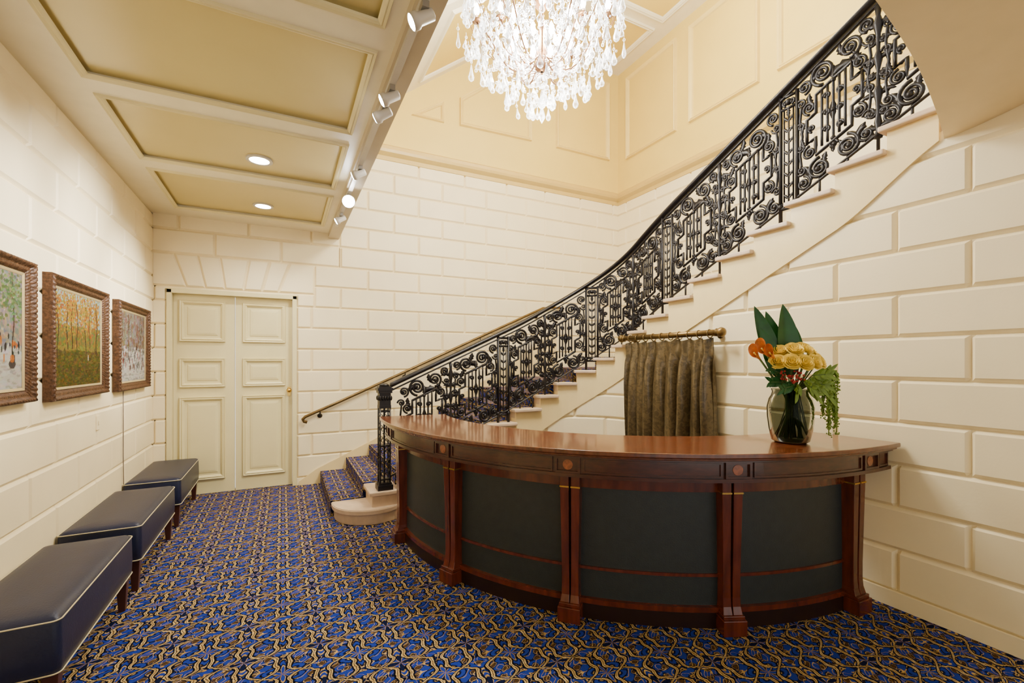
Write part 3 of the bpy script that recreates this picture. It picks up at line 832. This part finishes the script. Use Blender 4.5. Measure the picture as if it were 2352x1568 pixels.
# ------------------------------------------------------------ paintings
def stroke(a,cx,cy,rx,ry,col,al=.85):
    H,Wd,_=a.shape
    x0,x1=max(0,int(cx-rx)),min(Wd,int(cx+rx)+1); y0,y1=max(0,int(cy-ry)),min(H,int(cy+ry)+1)
    if x1<=x0 or y1<=y0: return
    yy,xx=np.mgrid[y0:y1,x0:x1]
    mk=(((xx-cx)/max(rx,.5))**2+((yy-cy)/max(ry,.5))**2<=1)[...,None]*al
    a[y0:y1,x0:x1]=a[y0:y1,x0:x1]*(1-mk)+np.array(col)/255.*mk
rg=np.random.RandomState(3)
def jit(c,s=18): return [min(255,max(0,v2+rg.uniform(-s,s))) for v2 in c]
GW,GH=200,150
def autumn():
    a=np.zeros((GH,GW,3))
    for y in range(GH):
        t=y/GH
        a[y]=np.array([170,186,176])/255. if t>.55 else np.array([86,88,32])/255.
    for _ in range(2200):
        x,y=rg.uniform(0,GW),rg.uniform(0,GH*.5); c=jit([78,76,28] if rg.rand()<.55 else [116,94,34]); 
        if y>GH*.38: c=jit([146,130,50])
        stroke(a,x,y,rg.uniform(2,6),rg.uniform(1,2),c)
    for _ in range(900):
        x,y=rg.uniform(0,GW),rg.uniform(GH*.44,GH*.64); stroke(a,x,y,3,2.5,jit([150,110,40] if rg.rand()<.5 else [110,118,54]))
    for tx in (18,52,70,92,128,146,180):
        w=rg.uniform(1,2.4); y0=GH*rg.uniform(.28,.42); sp=rg.uniform(9,17)
        for _ in range(230):
            x,y=rg.normal(tx,sp),rg.normal(GH*.80,GH*.12); stroke(a,x,y,rg.uniform(1.5,3.5),rg.uniform(1,2.5),jit([196,146,36] if rg.rand()<.5 else ([150,132,44] if rg.rand()<.5 else [168,92,32])),.8)
        for y in range(int(y0),int(GH*.88)): stroke(a,tx+2.5*sin(y*.1+tx),y,w,1,jit([70,48,32],10),.9)
    stroke(a,140,46,2,5,[235,225,210]); stroke(a,140,52,1.5,1.5,[120,80,60])
    return a
def snow():
    a=np.ones((GH,GW,3))*np.array([206,200,184])/255.
    for _ in range(1200):
        x,y=rg.uniform(0,GW),rg.uniform(GH*.45,GH)
        stroke(a,x,y,rg.uniform(2,6),rg.uniform(2,8),jit([150,140,128] if rg.rand()<.5 else [128,98,74]),.7)
    for _ in range(600):
        x,y=rg.uniform(0,GW),rg.uniform(0,GH*.5); stroke(a,x,y,rg.uniform(3,9),rg.uniform(1,2.4),jit([222,216,202] if rg.rand()<.65 else [160,152,142],10),.7)
    for _ in range(80):
        x=rg.uniform(10,GW-10); y=rg.uniform(GH*.18,GH*.5); h2=2+6*(1-y/GH); stroke(a,x,y,1.9,h2,jit([44,36,34] if rg.rand()<.7 else [150,60,40],10)); 
    for tx in (24,70,165):
        for y in range(45,145): stroke(a,tx+3*sin(y*.07),y,1.4,1,[70,56,46],.8)
        for _ in range(80): stroke(a,rg.normal(tx,14),rg.uniform(85,145),3,.8,jit([80,68,56]),.6)
    return a
def street():
    a=np.ones((GH,GW,3))*np.array([204,198,178])/255.
    for _ in range(1200):
        x,y=rg.uniform(0,GW),rg.uniform(GH*.35,GH); stroke(a,x,y,rg.uniform(2,5),rg.uniform(2,7),jit([176,150,120] if rg.rand()<.5 else [132,132,132]),.7)
    for _ in range(600):
        x,y=rg.uniform(0,GW),rg.uniform(0,GH*.35); stroke(a,x,y,rg.uniform(3,9),rg.uniform(1,2.4),jit([212,206,190] if rg.rand()<.7 else [170,160,140],12),.7)
    for tx in (35,112,178):
        for y in range(40,140): stroke(a,tx+2*sin(y*.09),y,1.6,1,[66,52,40],.8)
        for _ in range(340): stroke(a,rg.normal(tx,18),rg.normal(GH*.8,16),rg.uniform(1.5,4),rg.uniform(1,2.4),jit([92,116,64] if rg.rand()<.6 else [134,154,100]),.75)
    for _ in range(60):
        x=rg.uniform(10,GW-5); y=rg.uniform(GH*.25,GH*.45); stroke(a,x,y,1.8,rg.uniform(2,6),jit([44,40,40] if rg.rand()<.6 else [200,104,36],10))
    stroke(a,176,32,8,6,[56,44,40]); stroke(a,176,39,5,5,[206,112,36])
    return a
def picture(y0,y1,z0,z1,arr,lab,thick=.058,fw=.064):
    xw=XL+.018; e=empty('framed_painting',(xw,(y0+y1)/2,z0),lab,'painting',group='framed paintings on the wall')
    u=Vector((0,1,0));v=Vector((0,0,1));nn=Vector((1,0,0)); o=Vector((xw,0,0))
    prof=[(0,0),(0,.75),(.08,.95),(.2,1.0),(.34,.90),(.45,.70),(.58,.62),(.7,.66),(.8,.56),(1,.42),(1,.2)]
    mb=MB(); 
    corners=[(y0,z0),(y1,z0),(y1,z1),(y0,z1)]
    inner=offpoly(corners,fw)
    for k in range(4):
        a0=Vector(corners[k]);a1=Vector(corners[(k+1)%4]);b0=Vector(inner[k]);b1=Vector(inner[(k+1)%4])
        ln=(a1-a0).length; m=int(ln/.006); vs=[];fs=[]; np_=len(prof)
        for i in range(m+1):
            t=i/m; pa_=a0.lerp(a1,t); pb_=b0.lerp(b1,t)
            for j,(w,h_) in enumerate(prof):
                pp=pa_.lerp(pb_,w); ph=i*2*pi/5
                dh=0
                if 1<j<5: dh=.0035*sin(ph+w*9)
                elif 5<=j<=8: dh=.002*sin(ph*1.5)
                vs.append(o+u*pp.x+v*pp.y+nn*(thick*h_+dh))
        for i in range(m):
            for j in range(np_-1): fs.append((i*np_+j,(i+1)*np_+j,(i+1)*np_+j+1,i*np_+j+1))
        mb.add(vs,fs,0,True)
    mb.obj('frame',M['frame'],parent=e,origin=(xw,(y0+y1)/2,z0),label='carved bronze-gilt frame')
    mb=MB(); moulding(mb,inner,.018,.006,o+nn*(thick*.36),u,v,nn,prof=[(0,0),(.2,1),(.7,.5),(1,0)]); mb.obj('liner',M['liner'],parent=e,origin=(xw,(y0+y1)/2,z0))
    ci=offpoly(inner,.014); ya,yb=ci[0][0],ci[1][0]; za,zb=ci[0][1],ci[2][1]
    H,Wd,_=arr.shape; vs=[];fs=[]
    for i in range(H):
        for j in range(Wd): vs.append((xw+thick*.34,ya+(yb-ya)*j/(Wd-1),za+(zb-za)*i/(H-1)))
    for i in range(H-1):
        for j in range(Wd-1): q_=i*Wd+j; fs.append((q_,q_+1,q_+Wd+1,q_+Wd))
    mb=MB(); mb.add(vs,fs); ob=mb.obj('canvas',M['canvas'],parent=e,origin=(xw,(y0+y1)/2,z0),label='impressionist oil painting canvas')
    at=ob.data.color_attributes.new('Col','FLOAT_COLOR','POINT')
    lin=np.where(arr<=.04045,arr/12.92,((arr+.055)/1.055)**2.4)*.45
    buf=np.ones((H*Wd,4),dtype=np.float32); buf[:,:3]=lin.reshape(-1,3); at.data.foreach_set('color',buf.ravel())
picture(2.46,3.48,1.325,2.10,street(),'framed impressionist street scene with leafy trees and carriages')
picture(3.69,4.66,1.305,2.09,autumn(),'framed impressionist painting of golden autumn trees in a meadow')
picture(4.94,5.92,1.29,2.08,snow(),'framed pale impressionist painting of figures on a snowy street')
mb=MB(); mb.tube([(XL+.03,5.18,1.30),(XL+.028,5.19,1.0),(XL+.03,5.18,.7),(XL+.03,5.2,.4),(XL+.03,5.19,.02)],.0035,6)
mb.obj('power_cord',M['cord'],origin=(XL+.03,5.19,.02),label='thin dark cord hanging down the blockwork wall',category='cord')
mb=MB(); mb.box(XL+.017,XL+.025,4.56,4.63,1.02,1.13); mb.box(XL+.025,XL+.031,4.585,4.605,1.06,1.09)
mb.obj('light_switch',M['wall'],origin=(XL+.017,4.595,1.02),bevel=.002,label='small cream light switch on the blockwork wall',category='light switch')

# ------------------------------------------------------------ lights fixtures
mb=MB(); mb.box(.535,.57,1.2,5.6,ZC-.085,ZC-.06); mb.obj('light_track',M['white'],origin=(.55,3.4,ZC-.06),label='slim white lighting track along the ceiling beam',category='lighting track')
def aimed(name,kind_,loc,target,energy,size,ang=None,blend=.6,col=(1,.95,.87)):
    l=bpy.data.lights.new(name,kind_); l.energy=energy; l.color=col
    if kind_=='SPOT': l.spot_size=ang; l.spot_blend=blend; l.shadow_soft_size=size
    elif kind_=='POINT': l.shadow_soft_size=size
    o_=bpy.data.objects.new(name,l); COL.objects.link(o_); o_.location=loc
    if target is not None: o_.rotation_euler=(Vector(target)-Vector(loc)).to_track_quat('-Z','Y').to_euler()
    return o_
heads=[(1.95,(XL,2.4,2.0)),(2.62,(XL,3.1,2.1)),(2.82,(XL,4.0,2.2)),(3.8,(XL,4.5,2.3)),(4.5,(.0,0.3,1.5)),(5.1,(XL,5.4,2.0))]
for i,(y,tg) in enumerate(heads):
    c=Vector((.552,y,ZC-.14)); d=(Vector(tg)-c).normalized()
    e=empty('track_light',(.552,y,ZC-.085),'small white adjustable track spotlight' if i!=4 else 'small white track spotlight shining into the room','track light',group='track lights along the beam')
    mb=MB(); mb.box(.537,.567,y-.035,y+.035,ZC-.115,ZC-.085); mb.tube([(.552,y,ZC-.115),tuple(c)],.008,6)
    mb.obj('mount',M['grey'],parent=e,origin=(.552,y,ZC-.1))
    s_=.8 if i!=4 else 1.3
    mb=MB(); mb.lathe([(a_*s_,b_*s_) for a_,b_ in[(.022,-.06),(.032,-.055),(.036,.03),(.046,.04),(.046,.075),(.04,.075),(.038,.06)]],c,18,axis=d)
    mb.obj('lamp_head',M['white'],parent=e,origin=c)
    mb=MB(); mb.lathe([(.041*s_,.058*s_),(.041*s_,.076*s_),(.03*s_,.082*s_)],c,18,axis=d); mb.obj('lens',M['lampon'] if i!=4 else M['bulb'],parent=e,origin=c,label='glowing lens')
    aimed('spot','SPOT',c+d*.12,tg,330 if i!=4 else 60,.04,.9,1.0,(1,.98,.95))
for (x,y) in((-.175,4.30),(-.19,5.55)):
    e=empty('recessed_downlight',(x,y,ZC+.028),'round recessed ceiling downlight, lit','downlight',group='recessed downlights')
    mb=MB(); mb.ring(x,y,.075,.10,0,2*pi,ZC+.014,ZC+.027,32); mb.obj('trim_ring',M['white'],parent=e,origin=(x,y,ZC+.02))
    mb=MB(); mb.lathe([(.076,0),(.076,.006)],(x,y,ZC+.019),28); mb.obj('lens',M['lampon'],parent=e,origin=(x,y,ZC+.02),label='glowing lens')
    aimed('spot','SPOT',(x,y,ZC+.005),(x,y,0),120,.07,2.3,.8)

# ------------------------------------------------------------ chandelier
KX,KY=1.94,3.28
ch=empty('chandelier',(KX,KY,3.55),'large crystal chandelier with lit candle bulbs and teardrop prisms','chandelier')
mb=MB()
mb.tube([(KX,KY,3.98),(KX,KY,ZU)],.012,8)
mb.lathe([(.01,0),(.05,.02),(.06,.06),(.03,.1),(.05,.16),(.02,.24),(.015,.5),(.06,.56),(.07,.62),(.02,.7),(.015,1.1)],(KX,KY,3.98),16)
mb.lathe([(.03,-.06),(.085,-.03),(.09,0)],(KX,KY,ZU),20)
tips=[]
for i in range(12):
    a=2*pi*i/12; r1=.55 if i%2 else .42; zt=4.42 if i%2 else 4.6
    pts=[]
    for j in range(13):
        t=j/12; r=.03+(r1-.03)*t; z=4.12-.16*sin(pi*min(1,t*1.25))*1 + (zt-4.12)*t**2.2
        pts.append((KX+r*cos(a),KY+r*sin(a),z))
    mb.tube(pts,.006,6); tips.append(pts[-1])
    x,y,z=pts[-1]; mb.lathe([(.03,0),(.045,.012),(.015,.02),(.012,.06)],(x,y,z),12)
for r,z in((.62,4.45),(.58,4.7)): mb.tube([(KX+r*cos(2*pi*i/48),KY+r*sin(2*pi*i/48),z) for i in range(48)],.004,5,True)
for i in range(16):
    a=2*pi*i/16; mb.tube([(KX+r*cos(a),KY+r*sin(a),z) for r,z in((.03,3.98),(.2,3.99),(.32,4.05),(.5,4.25),(.61,4.45),(.58,4.7),(.4,4.95),(.1,5.08))],.003,5)
mb.obj('chandelier_frame',M['bronze'],parent=ch,origin=(KX,KY,4.0),label='bronze branching frame')
for i in range(12):
    a=2*pi*i/12; r=.15 if i%2 else .26; tips.append((KX+r*cos(a),KY+r*sin(a),4.14 if i%2 else 4.28))
for (x,y,z) in tips:
    mb=MB(); mb.lathe([(.01,0),(.022,.02),(.026,.04),(.014,.085),(.002,.11)],(x,y,z+.06),10); mb.obj('bulb',M['bulb'],parent=ch,origin=(x,y,z+.06),label='lit candle bulb')
rr=random.Random(5)
def dropprof(L,w): return [(.002,0),(w*.25,-L*.12),(w*.5,-L*.4),(w,-L*.72),(w*.85,-L*.88),(w*.3,-L*.98),(.002,-L)]
def drop(mb,x,y,z,L,w,tilt,rot):
    n=7; ax=Vector((sin(tilt)*cos(rot),sin(tilt)*sin(rot),cos(tilt)))
    pf=dropprof(L,w)[::-1]
    mb.lathe([(r,zz-.03) for r,zz in pf],(x,y,z),n,sm=False,axis=ax)
    mb.sphere((x,y,z-.012),.012,6)
    mb.tube([(x,y,z+.03),(x,y,z)],.002,4)
drops=[]
for r,z,n,L in((.67,4.40,32,.12),(.63,4.55,28,.11),(.61,4.72,26,.11),(.66,4.28,28,.12),(.58,4.20,28,.12),(.50,4.10,26,.12),(.42,4.02,22,.12),(.32,3.94,18,.12),(.22,3.89,12,.12),(.11,3.86,7,.12),
             (.47,4.4,20,.12),(.38,4.3,18,.12),(.28,4.2,16,.12),(.52,4.85,20,.1),(.38,5.0,14,.1),(.47,4.6,16,.12),(.28,4.5,12,.12),(.2,4.05,12,.1),(.42,4.2,20,.1)):
    for i in range(n):
        a=2*pi*(i+rr.uniform(-.3,.3))/n; r2=r+rr.uniform(-.05,.05)
        drops.append((KX+r2*cos(a),KY+r2*sin(a),z+rr.uniform(-.08,.08),L*rr.uniform(.65,1.2),rr.uniform(.018,.031),rr.uniform(0,.2),rr.uniform(0,6.28)))
drops.sort(key=lambda d:(d[0]**2+d[1]**2)**.5+max(0,d[2]-4.5)*8)
for d in drops[:99]:
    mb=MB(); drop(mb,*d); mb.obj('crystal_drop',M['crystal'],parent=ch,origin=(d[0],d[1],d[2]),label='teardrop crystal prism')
mb=MB(); drop(mb,KX,KY,3.86,.16,.035,0,0); mb.sphere((KX,KY,3.9),.05,12); mb.lathe([(.002,0),(.03,.05),(.002,.16)],(KX,KY,3.55),7,sm=False); mb.sphere((KX,KY,3.73),.02,8)
mb.obj('crystal_drop',M['crystal'],parent=ch,origin=(KX,KY,3.6),label='long central crystal finial')
mb=MB()
for d in drops[99:]: drop(mb,*d)
for _ in range(850):
    a=rr.uniform(0,2*pi); t=rr.uniform(0,1); r=.65*math.sqrt(rr.uniform(.02,1)); z=4.02+.75*t+ .25*(r/.7)**2-.1
    mb.sphere((KX+r*cos(a),KY+r*sin(a),z),rr.uniform(.008,.016),6)
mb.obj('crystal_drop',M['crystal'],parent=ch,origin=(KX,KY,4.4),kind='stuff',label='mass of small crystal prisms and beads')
aimed('chandelier_lamp','POINT',(KX,KY,4.35),None,600,.3,col=(1,.95,.84))
aimed('chandelier_lamp','POINT',(KX,KY,3.42),None,190,.2,col=(1,.96,.87))

# ------------------------------------------------------------ curtain
XR=3.32; ZR=1.80
cr=empty('curtain_rod',(XR,3.28,ZR),'brass curtain rod with round finials','curtain rod')
mb=MB(); mb.tube([(XR,2.68,ZR),(XR,3.84,ZR)],.026,14); mb.obj('rod',M['brass'],parent=cr,origin=(XR,3.28,ZR))
for y,sg in((2.68,-1),(3.84,1)):
    mb=MB(); mb.lathe([(.026,0),(.036,.008),(.024,.02),(.038,.035),(.043,.055),(.034,.078),(.008,.09)],(XR,y,ZR),14,axis=(0,sg,0)); mb.obj('finial',M['brass'],parent=cr,origin=(XR,y,ZR))
for y in(2.72,3.80):
    mb=MB(); mb.tube([(XR,y,ZR-.02),(3.42,y,ZR-.02)],.01,8); mb.lathe([(.03,0),(.03,.01)],(3.43,y,ZR-.02),12,axis=(-1,0,0)); mb.obj('bracket',M['brass'],parent=cr,origin=(XR,y,ZR))
for i in range(10):
    y=2.745+i*.112
    mb=MB(); mb.tube([(XR+.034*cos(a),y+.004*sin(a),ZR-.008+.036*sin(a)) for a in[2*pi*j/16 for j in range(16)]],.005,6,True); mb.obj('curtain_ring',M['brass'],parent=cr,origin=(XR,y,ZR))
mb=MB(); ny=220; nz_=34; vs=[];fs=[]
for i in range(ny+1):
    t=i/ny; 
    for j in range(nz_+1):
        w=j/nz_; z=ZR-.05-w*1.73
        ph=t*2*pi*8.5+1.4*sin(t*7)+.9*sin(w*2.2+t*9)*w
        pk=math.exp(-((w-.07)/.03)**2)
        amp=(.018+.040*min(1,w*4))*(1-.7*pk)*(1+.4*sin(t*19+1+w))
        x=XR+amp*sin(ph)+.010*sin(ph*2.1+w*5)*min(1,w*3)
        y=2.705+1.105*t+(.022*min(1,w*4)-.012*pk)*cos(ph)
        vs.append((x,y,z+.008*sin(ph)*(w<.02)))
for i in range(ny):
    for j in range(nz_): o_=i*(nz_+1)+j; fs.append((o_,o_+1,o_+nz_+2,o_+nz_+1))
mb.add(vs,fs,0,True); cu=mb.obj('curtain',M['damask'],origin=(XR,3.3,ZR-.05),label='pleated olive-brown damask curtain hanging from a brass rod',category='curtain')

# ------------------------------------------------------------ vase and flowers
VX,VY,VZ=2.84,1.747,1.046
RV=Vector((.8924,-.4513,0)); FV=Vector((.4513,.8924,0))
vb=MB(); vb.lathe([(.02,.0),(.085,.0),(.105,.012),(.120,.08),(.130,.16),(.131,.22),(.120,.27),(.106,.295),(.101,.315),(.108,.333)],(VX,VY,VZ),44,cap=False)
vb.lathe([(.001,.006),(.095,.012),(.1,.022),(.001,.024)],(VX,VY,VZ),30)
vase=empty('vase',(VX,VY,VZ),'smoked glass vase holding flowers on the desk','vase')
vb.obj('glass_body',M['smoke'],parent=vase,origin=(VX,VY,VZ))
VP=Vector((VX,VY,VZ))
def vp(l,f_,z): return VP+RV*l+FV*f_+Vector((0,0,z))
def stempts(top,bl=None):
    bl=bl or (random.uniform(-.08,.08),random.uniform(-.07,.07))
    b0=vp(bl[0],bl[1],.03); nk=VP+Vector((0,0,.32))+ (Vector(top)-VP-Vector((0,0,(top[2]-VZ))))*.25
    return [b0.lerp(nk,t) for t in(0,.5)]+[nk,nk.lerp(Vector(top),.5),Vector(top)]
def rose(c,r,ax):
    mb=MB(); c=Vector(c); q=Vector((0,0,1)).rotation_difference(Vector(ax).normalized())
    for layer,(n,rad,hgt,opn) in enumerate(((3,.25,.95,.1),(4,.45,.98,.25),(5,.68,.92,.5),(6,.92,.8,.85),(6,1.05,.6,1.15))):
        for i in range(n):
            a0=2*pi*i/n+layer*.7; vs=[];fs=[];nu,nv=5,5
            for a in range(nu+1):
                for b2 in range(nv+1):
                    t=b2/nv; w=(a/nu-.5)*2; an=a0+w*(pi/n)*1.35
                    rr2=r*(rad*(sin(t*pi*.5)**.7)+.12*opn*t**3*(1))*(1+.03*w)
                    z=r*hgt*(t-.12*w*w*t)-r*.25-.12*opn*r*t**4
                    vs.append(q@Vector((rr2*cos(an),rr2*sin(an),z))+c)
            for a in range(nu):
                for b2 in range(nv): o_=a*(nv+1)+b2; fs.append((o_,o_+1,o_+nv+2,o_+nv+1))
            mb.add(vs,fs,0,True)
    return mb
for (l,f_,z,r) in((-.125,-.08,.50,.044),(-.06,-.11,.50,.047),(.01,-.12,.495,.048),(.075,-.10,.50,.048),(.135,-.06,.50,.046),(-.09,-.04,.565,.044),(-.02,-.07,.575,.047),(.05,-.05,.58,.047),(.11,-.01,.565,.045),(.165,.0,.525,.042)):
    c=vp(l,f_,z); ax=(c-(VP+Vector((0,0,.36))))-FV*.12 
    e=empty('rose',c,'open pale yellow rose in the vase','flower',group='yellow roses in the vase')
    mb=rose(c,r,ax); mb.obj('bloom',M['rose'],parent=e,origin=c)
    mb=MB(); mb.tube(stempts(c-ax.normalized()*r*.2),.004,6); mb.obj('stem',M['stem'],parent=e,origin=c)
for (l,f_,z,k_) in((-.20,-.06,.57,1.0),(-.225,-.02,.545,.9),(-.17,-.09,.545,.85)):
    c=vp(l,f_,z); e=empty('calla_lily',c,'orange calla lily leaning out of the vase','flower',group='orange calla lilies')
    mb=MB(); ax=(RV*(-.8)+Vector((0,0,.65))-FV*.4).normalized(); q=Vector((0,0,1)).rotation_difference(ax); vs=[];fs=[]
    n,m2=20,8
    for j in range(m2+1):
        t=j/m2
        for i in range(n+1):
            a=2*pi*i/n*1.05; r=k_*(.007+.028*t**1.6*(1+.35*cos(a))); z2=k_*(.09*t+.035*t*cos(a)-.05)
            vs.append(q@Vector((r*cos(a),r*sin(a),z2))+c)
    for j in range(m2):
        for i in range(n): o_=j*(n+1)+i; fs.append((o_,o_+1,o_+n+2,o_+n+1))
    mb.add(vs,fs,0,True); mb.obj('bloom',M['calla'],parent=e,origin=c)
    mb=MB(); mb.tube([q@Vector((0,0,-.02))+c,q@Vector((0,0,.025))+c],.005,6); mb.obj('spadix',M['rose'],parent=e,origin=c)
    mb=MB(); mb.tube(stempts(q@Vector((0,0,-.04))+c),.006,6); mb.obj('stem',M['stem'],parent=e,origin=c)
def bladeleaf(mb,base,tip,wid,nrm,bend=.03,mi=0):
    base=Vector(base);tip=Vector(tip); d=(tip-base); L=d.length; d.normalize(); sd=d.cross(Vector(nrm)).normalized(); nv=sd.cross(d).normalized()
    vs=[];fs=[];n=14
    for i in range(n+1):
        t=i/n; w=wid*(sin(pi*t**.85)**.8 if 0<t<1 else 0); c=base+d*L*t+nv*bend*sin(pi*t)
        vs+=[c-sd*w,c-sd*w*.5-nv*w*.12,c-nv*w*.22,c+sd*w*.5-nv*w*.12,c+sd*w]
    for i in range(n):
        for j in range(4): fs.append((i*5+j,i*5+j+1,i*5+5+j+1,i*5+5+j))
    mb.add(vs,fs,mi,True)
for (bl,tl,tz,w,ff) in((-.06,-.20,.86,.055,.05),(-.03,-.11,.83,.06,.08),(.0,-.03,.87,.07,.03),(.02,.05,.76,.06,.06),(-.08,-.19,.72,.05,.0)):
    b0=vp(bl,ff*.5,.40); tp=vp(tl,ff,tz)
    e=empty('broad_leaf',b0,'tall broad glossy dark green leaf','leaf',group='broad green leaves in the vase')
    mb=MB(); bladeleaf(mb,b0,tp,w,FV*-1+RV*random.uniform(-.3,.3)); mb.obj('blade',M['leafg'],parent=e,origin=b0)
    mb=MB(); mb.tube(stempts(b0+(tp-b0)*.05),.004,6); mb.obj('stem',M['stem'],parent=e,origin=b0)
for (l,f_,z) in((-.10,-.11,.42),(-.06,-.13,.40),(-.025,-.13,.42)):
    c=vp(l,f_,z); e=empty('berry_sprig',c,'sprig of small red berries','berries',group='red berry sprigs'); mb=MB()
    for _ in range(16): mb.sphere(c+Vector((random.uniform(-.026,.026),random.uniform(-.026,.026),random.uniform(-.026,.026))),.0066,7)
    mb.obj('berry_cluster',M['berry'],parent=e,origin=c)
    mb=MB(); mb.tube(stempts(c),.004,5); mb.obj('stem',M['stem'],parent=e,origin=c)
for (l,f_,z,dl,dz) in((-.10,-.08,.38,-.10,.0),(-.05,-.12,.36,-.09,-.02),(.0,-.13,.39,.04,-.05),(.04,-.12,.40,.06,-.06),(.08,-.09,.42,.10,.0),(.12,-.06,.42,.08,-.08),(.02,-.13,.36,.04,-.06),(.05,-.13,.42,.08,.01),(-.08,-.06,.42,-.11,.05),(.15,-.01,.42,.08,.03),(.06,-.11,.38,.08,-.02),(.10,-.10,.38,.07,-.10),(-.02,-.12,.36,-.03,-.05)):
    c=vp(l,f_,z); e=empty('foliage_sprig',c,'light green leafy sprig','foliage',group='green foliage in the vase'); mb=MB()
    dirv=(RV*dl+Vector((0,0,dz))-FV*.03)
    for t in(.0,.2,.4,.6,.8,1.0):
        for sg in(-1,1): bladeleaf(mb,c+dirv*t*.8,c+dirv*t*.8+dirv.normalized()*.045+Vector((0,0,1))*sg*.032+RV*random.uniform(-.02,.02),.011,-FV,.004)
    mb.obj('leaves',M['leafl'] if l>-.03 else M['leafg'],parent=e,origin=c)
    mb=MB(); mb.tube(stempts(c)+[c+dirv*.8],.003,5); mb.obj('stem',M['stem'],parent=e,origin=c)
for k,(l,f_,z,dl,dr) in enumerate(((.10,-.08,.40,.05,.22),(.14,-.07,.41,.05,.29),(.08,-.10,.39,.06,.16),(.17,-.06,.42,.05,.20),(.12,-.09,.40,.06,.33),(.19,-.04,.42,.05,.27),(.10,-.11,.39,.07,.12),(.15,-.08,.41,.07,.15),(.13,-.06,.42,.10,.22),(.16,-.07,.42,.07,.25),(.09,-.11,.40,.08,.27),(.15,-.08,.43,.09,.09),(.17,-.06,.41,.08,.33),(.06,-.12,.40,.09,.19),(.11,-.09,.42,.11,.30))):
    c=vp(l,f_,z); e=empty('amaranth_tassel',c,'hanging green amaranth tassel','flower',group='green amaranth tassels'); mb=MB()
    pts=[c+RV*(dl*sin(t*pi*.6))+Vector((0,0,.04*sin(pi*t*1.1)-dr*t**1.4)) for t in[i/14 for i in range(15)]]
    mb.tube(pts,[.003+.005*sin(pi*min(1,i/14+.08)) for i in range(15)],7)
    for p_ in pts[2:]:
        for _ in range(9): mb.sphere(p_+Vector((random.uniform(-.012,.012),random.uniform(-.012,.012),random.uniform(-.013,.013))),.0046,5)
    mb.obj('tassel',M['leafl'],parent=e,origin=c)
    mb=MB(); mb.tube(stempts(c),.003,5); mb.obj('stem',M['stem'],parent=e,origin=c)

# ------------------------------------------------------------ ambient lights
w=bpy.data.worlds.new('world'); scene.world=w; w.use_nodes=True
bg=w.node_tree.nodes['Background']; bg.inputs[0].default_value=(1,.965,.90,1); bg.inputs[1].default_value=1.4
aimed('stairwell_fill','POINT',(3.6,3.2,5.9),None,210,.4,col=(1,.95,.82))  # added fill light without a fixture, brightens the upper stairwell

# ------------------------------------------------------------ camera
cam=bpy.data.cameras.new('camera'); co=bpy.data.objects.new('camera',cam); COL.objects.link(co)
cam.sensor_width=36; cam.lens=1040/2352*36; cam.shift_y=46/2352; cam.clip_start=.05
co.location=(0,0,1.55); co.rotation_euler=(pi/2,0,-math.atan(526/1040))
scene.camera=co
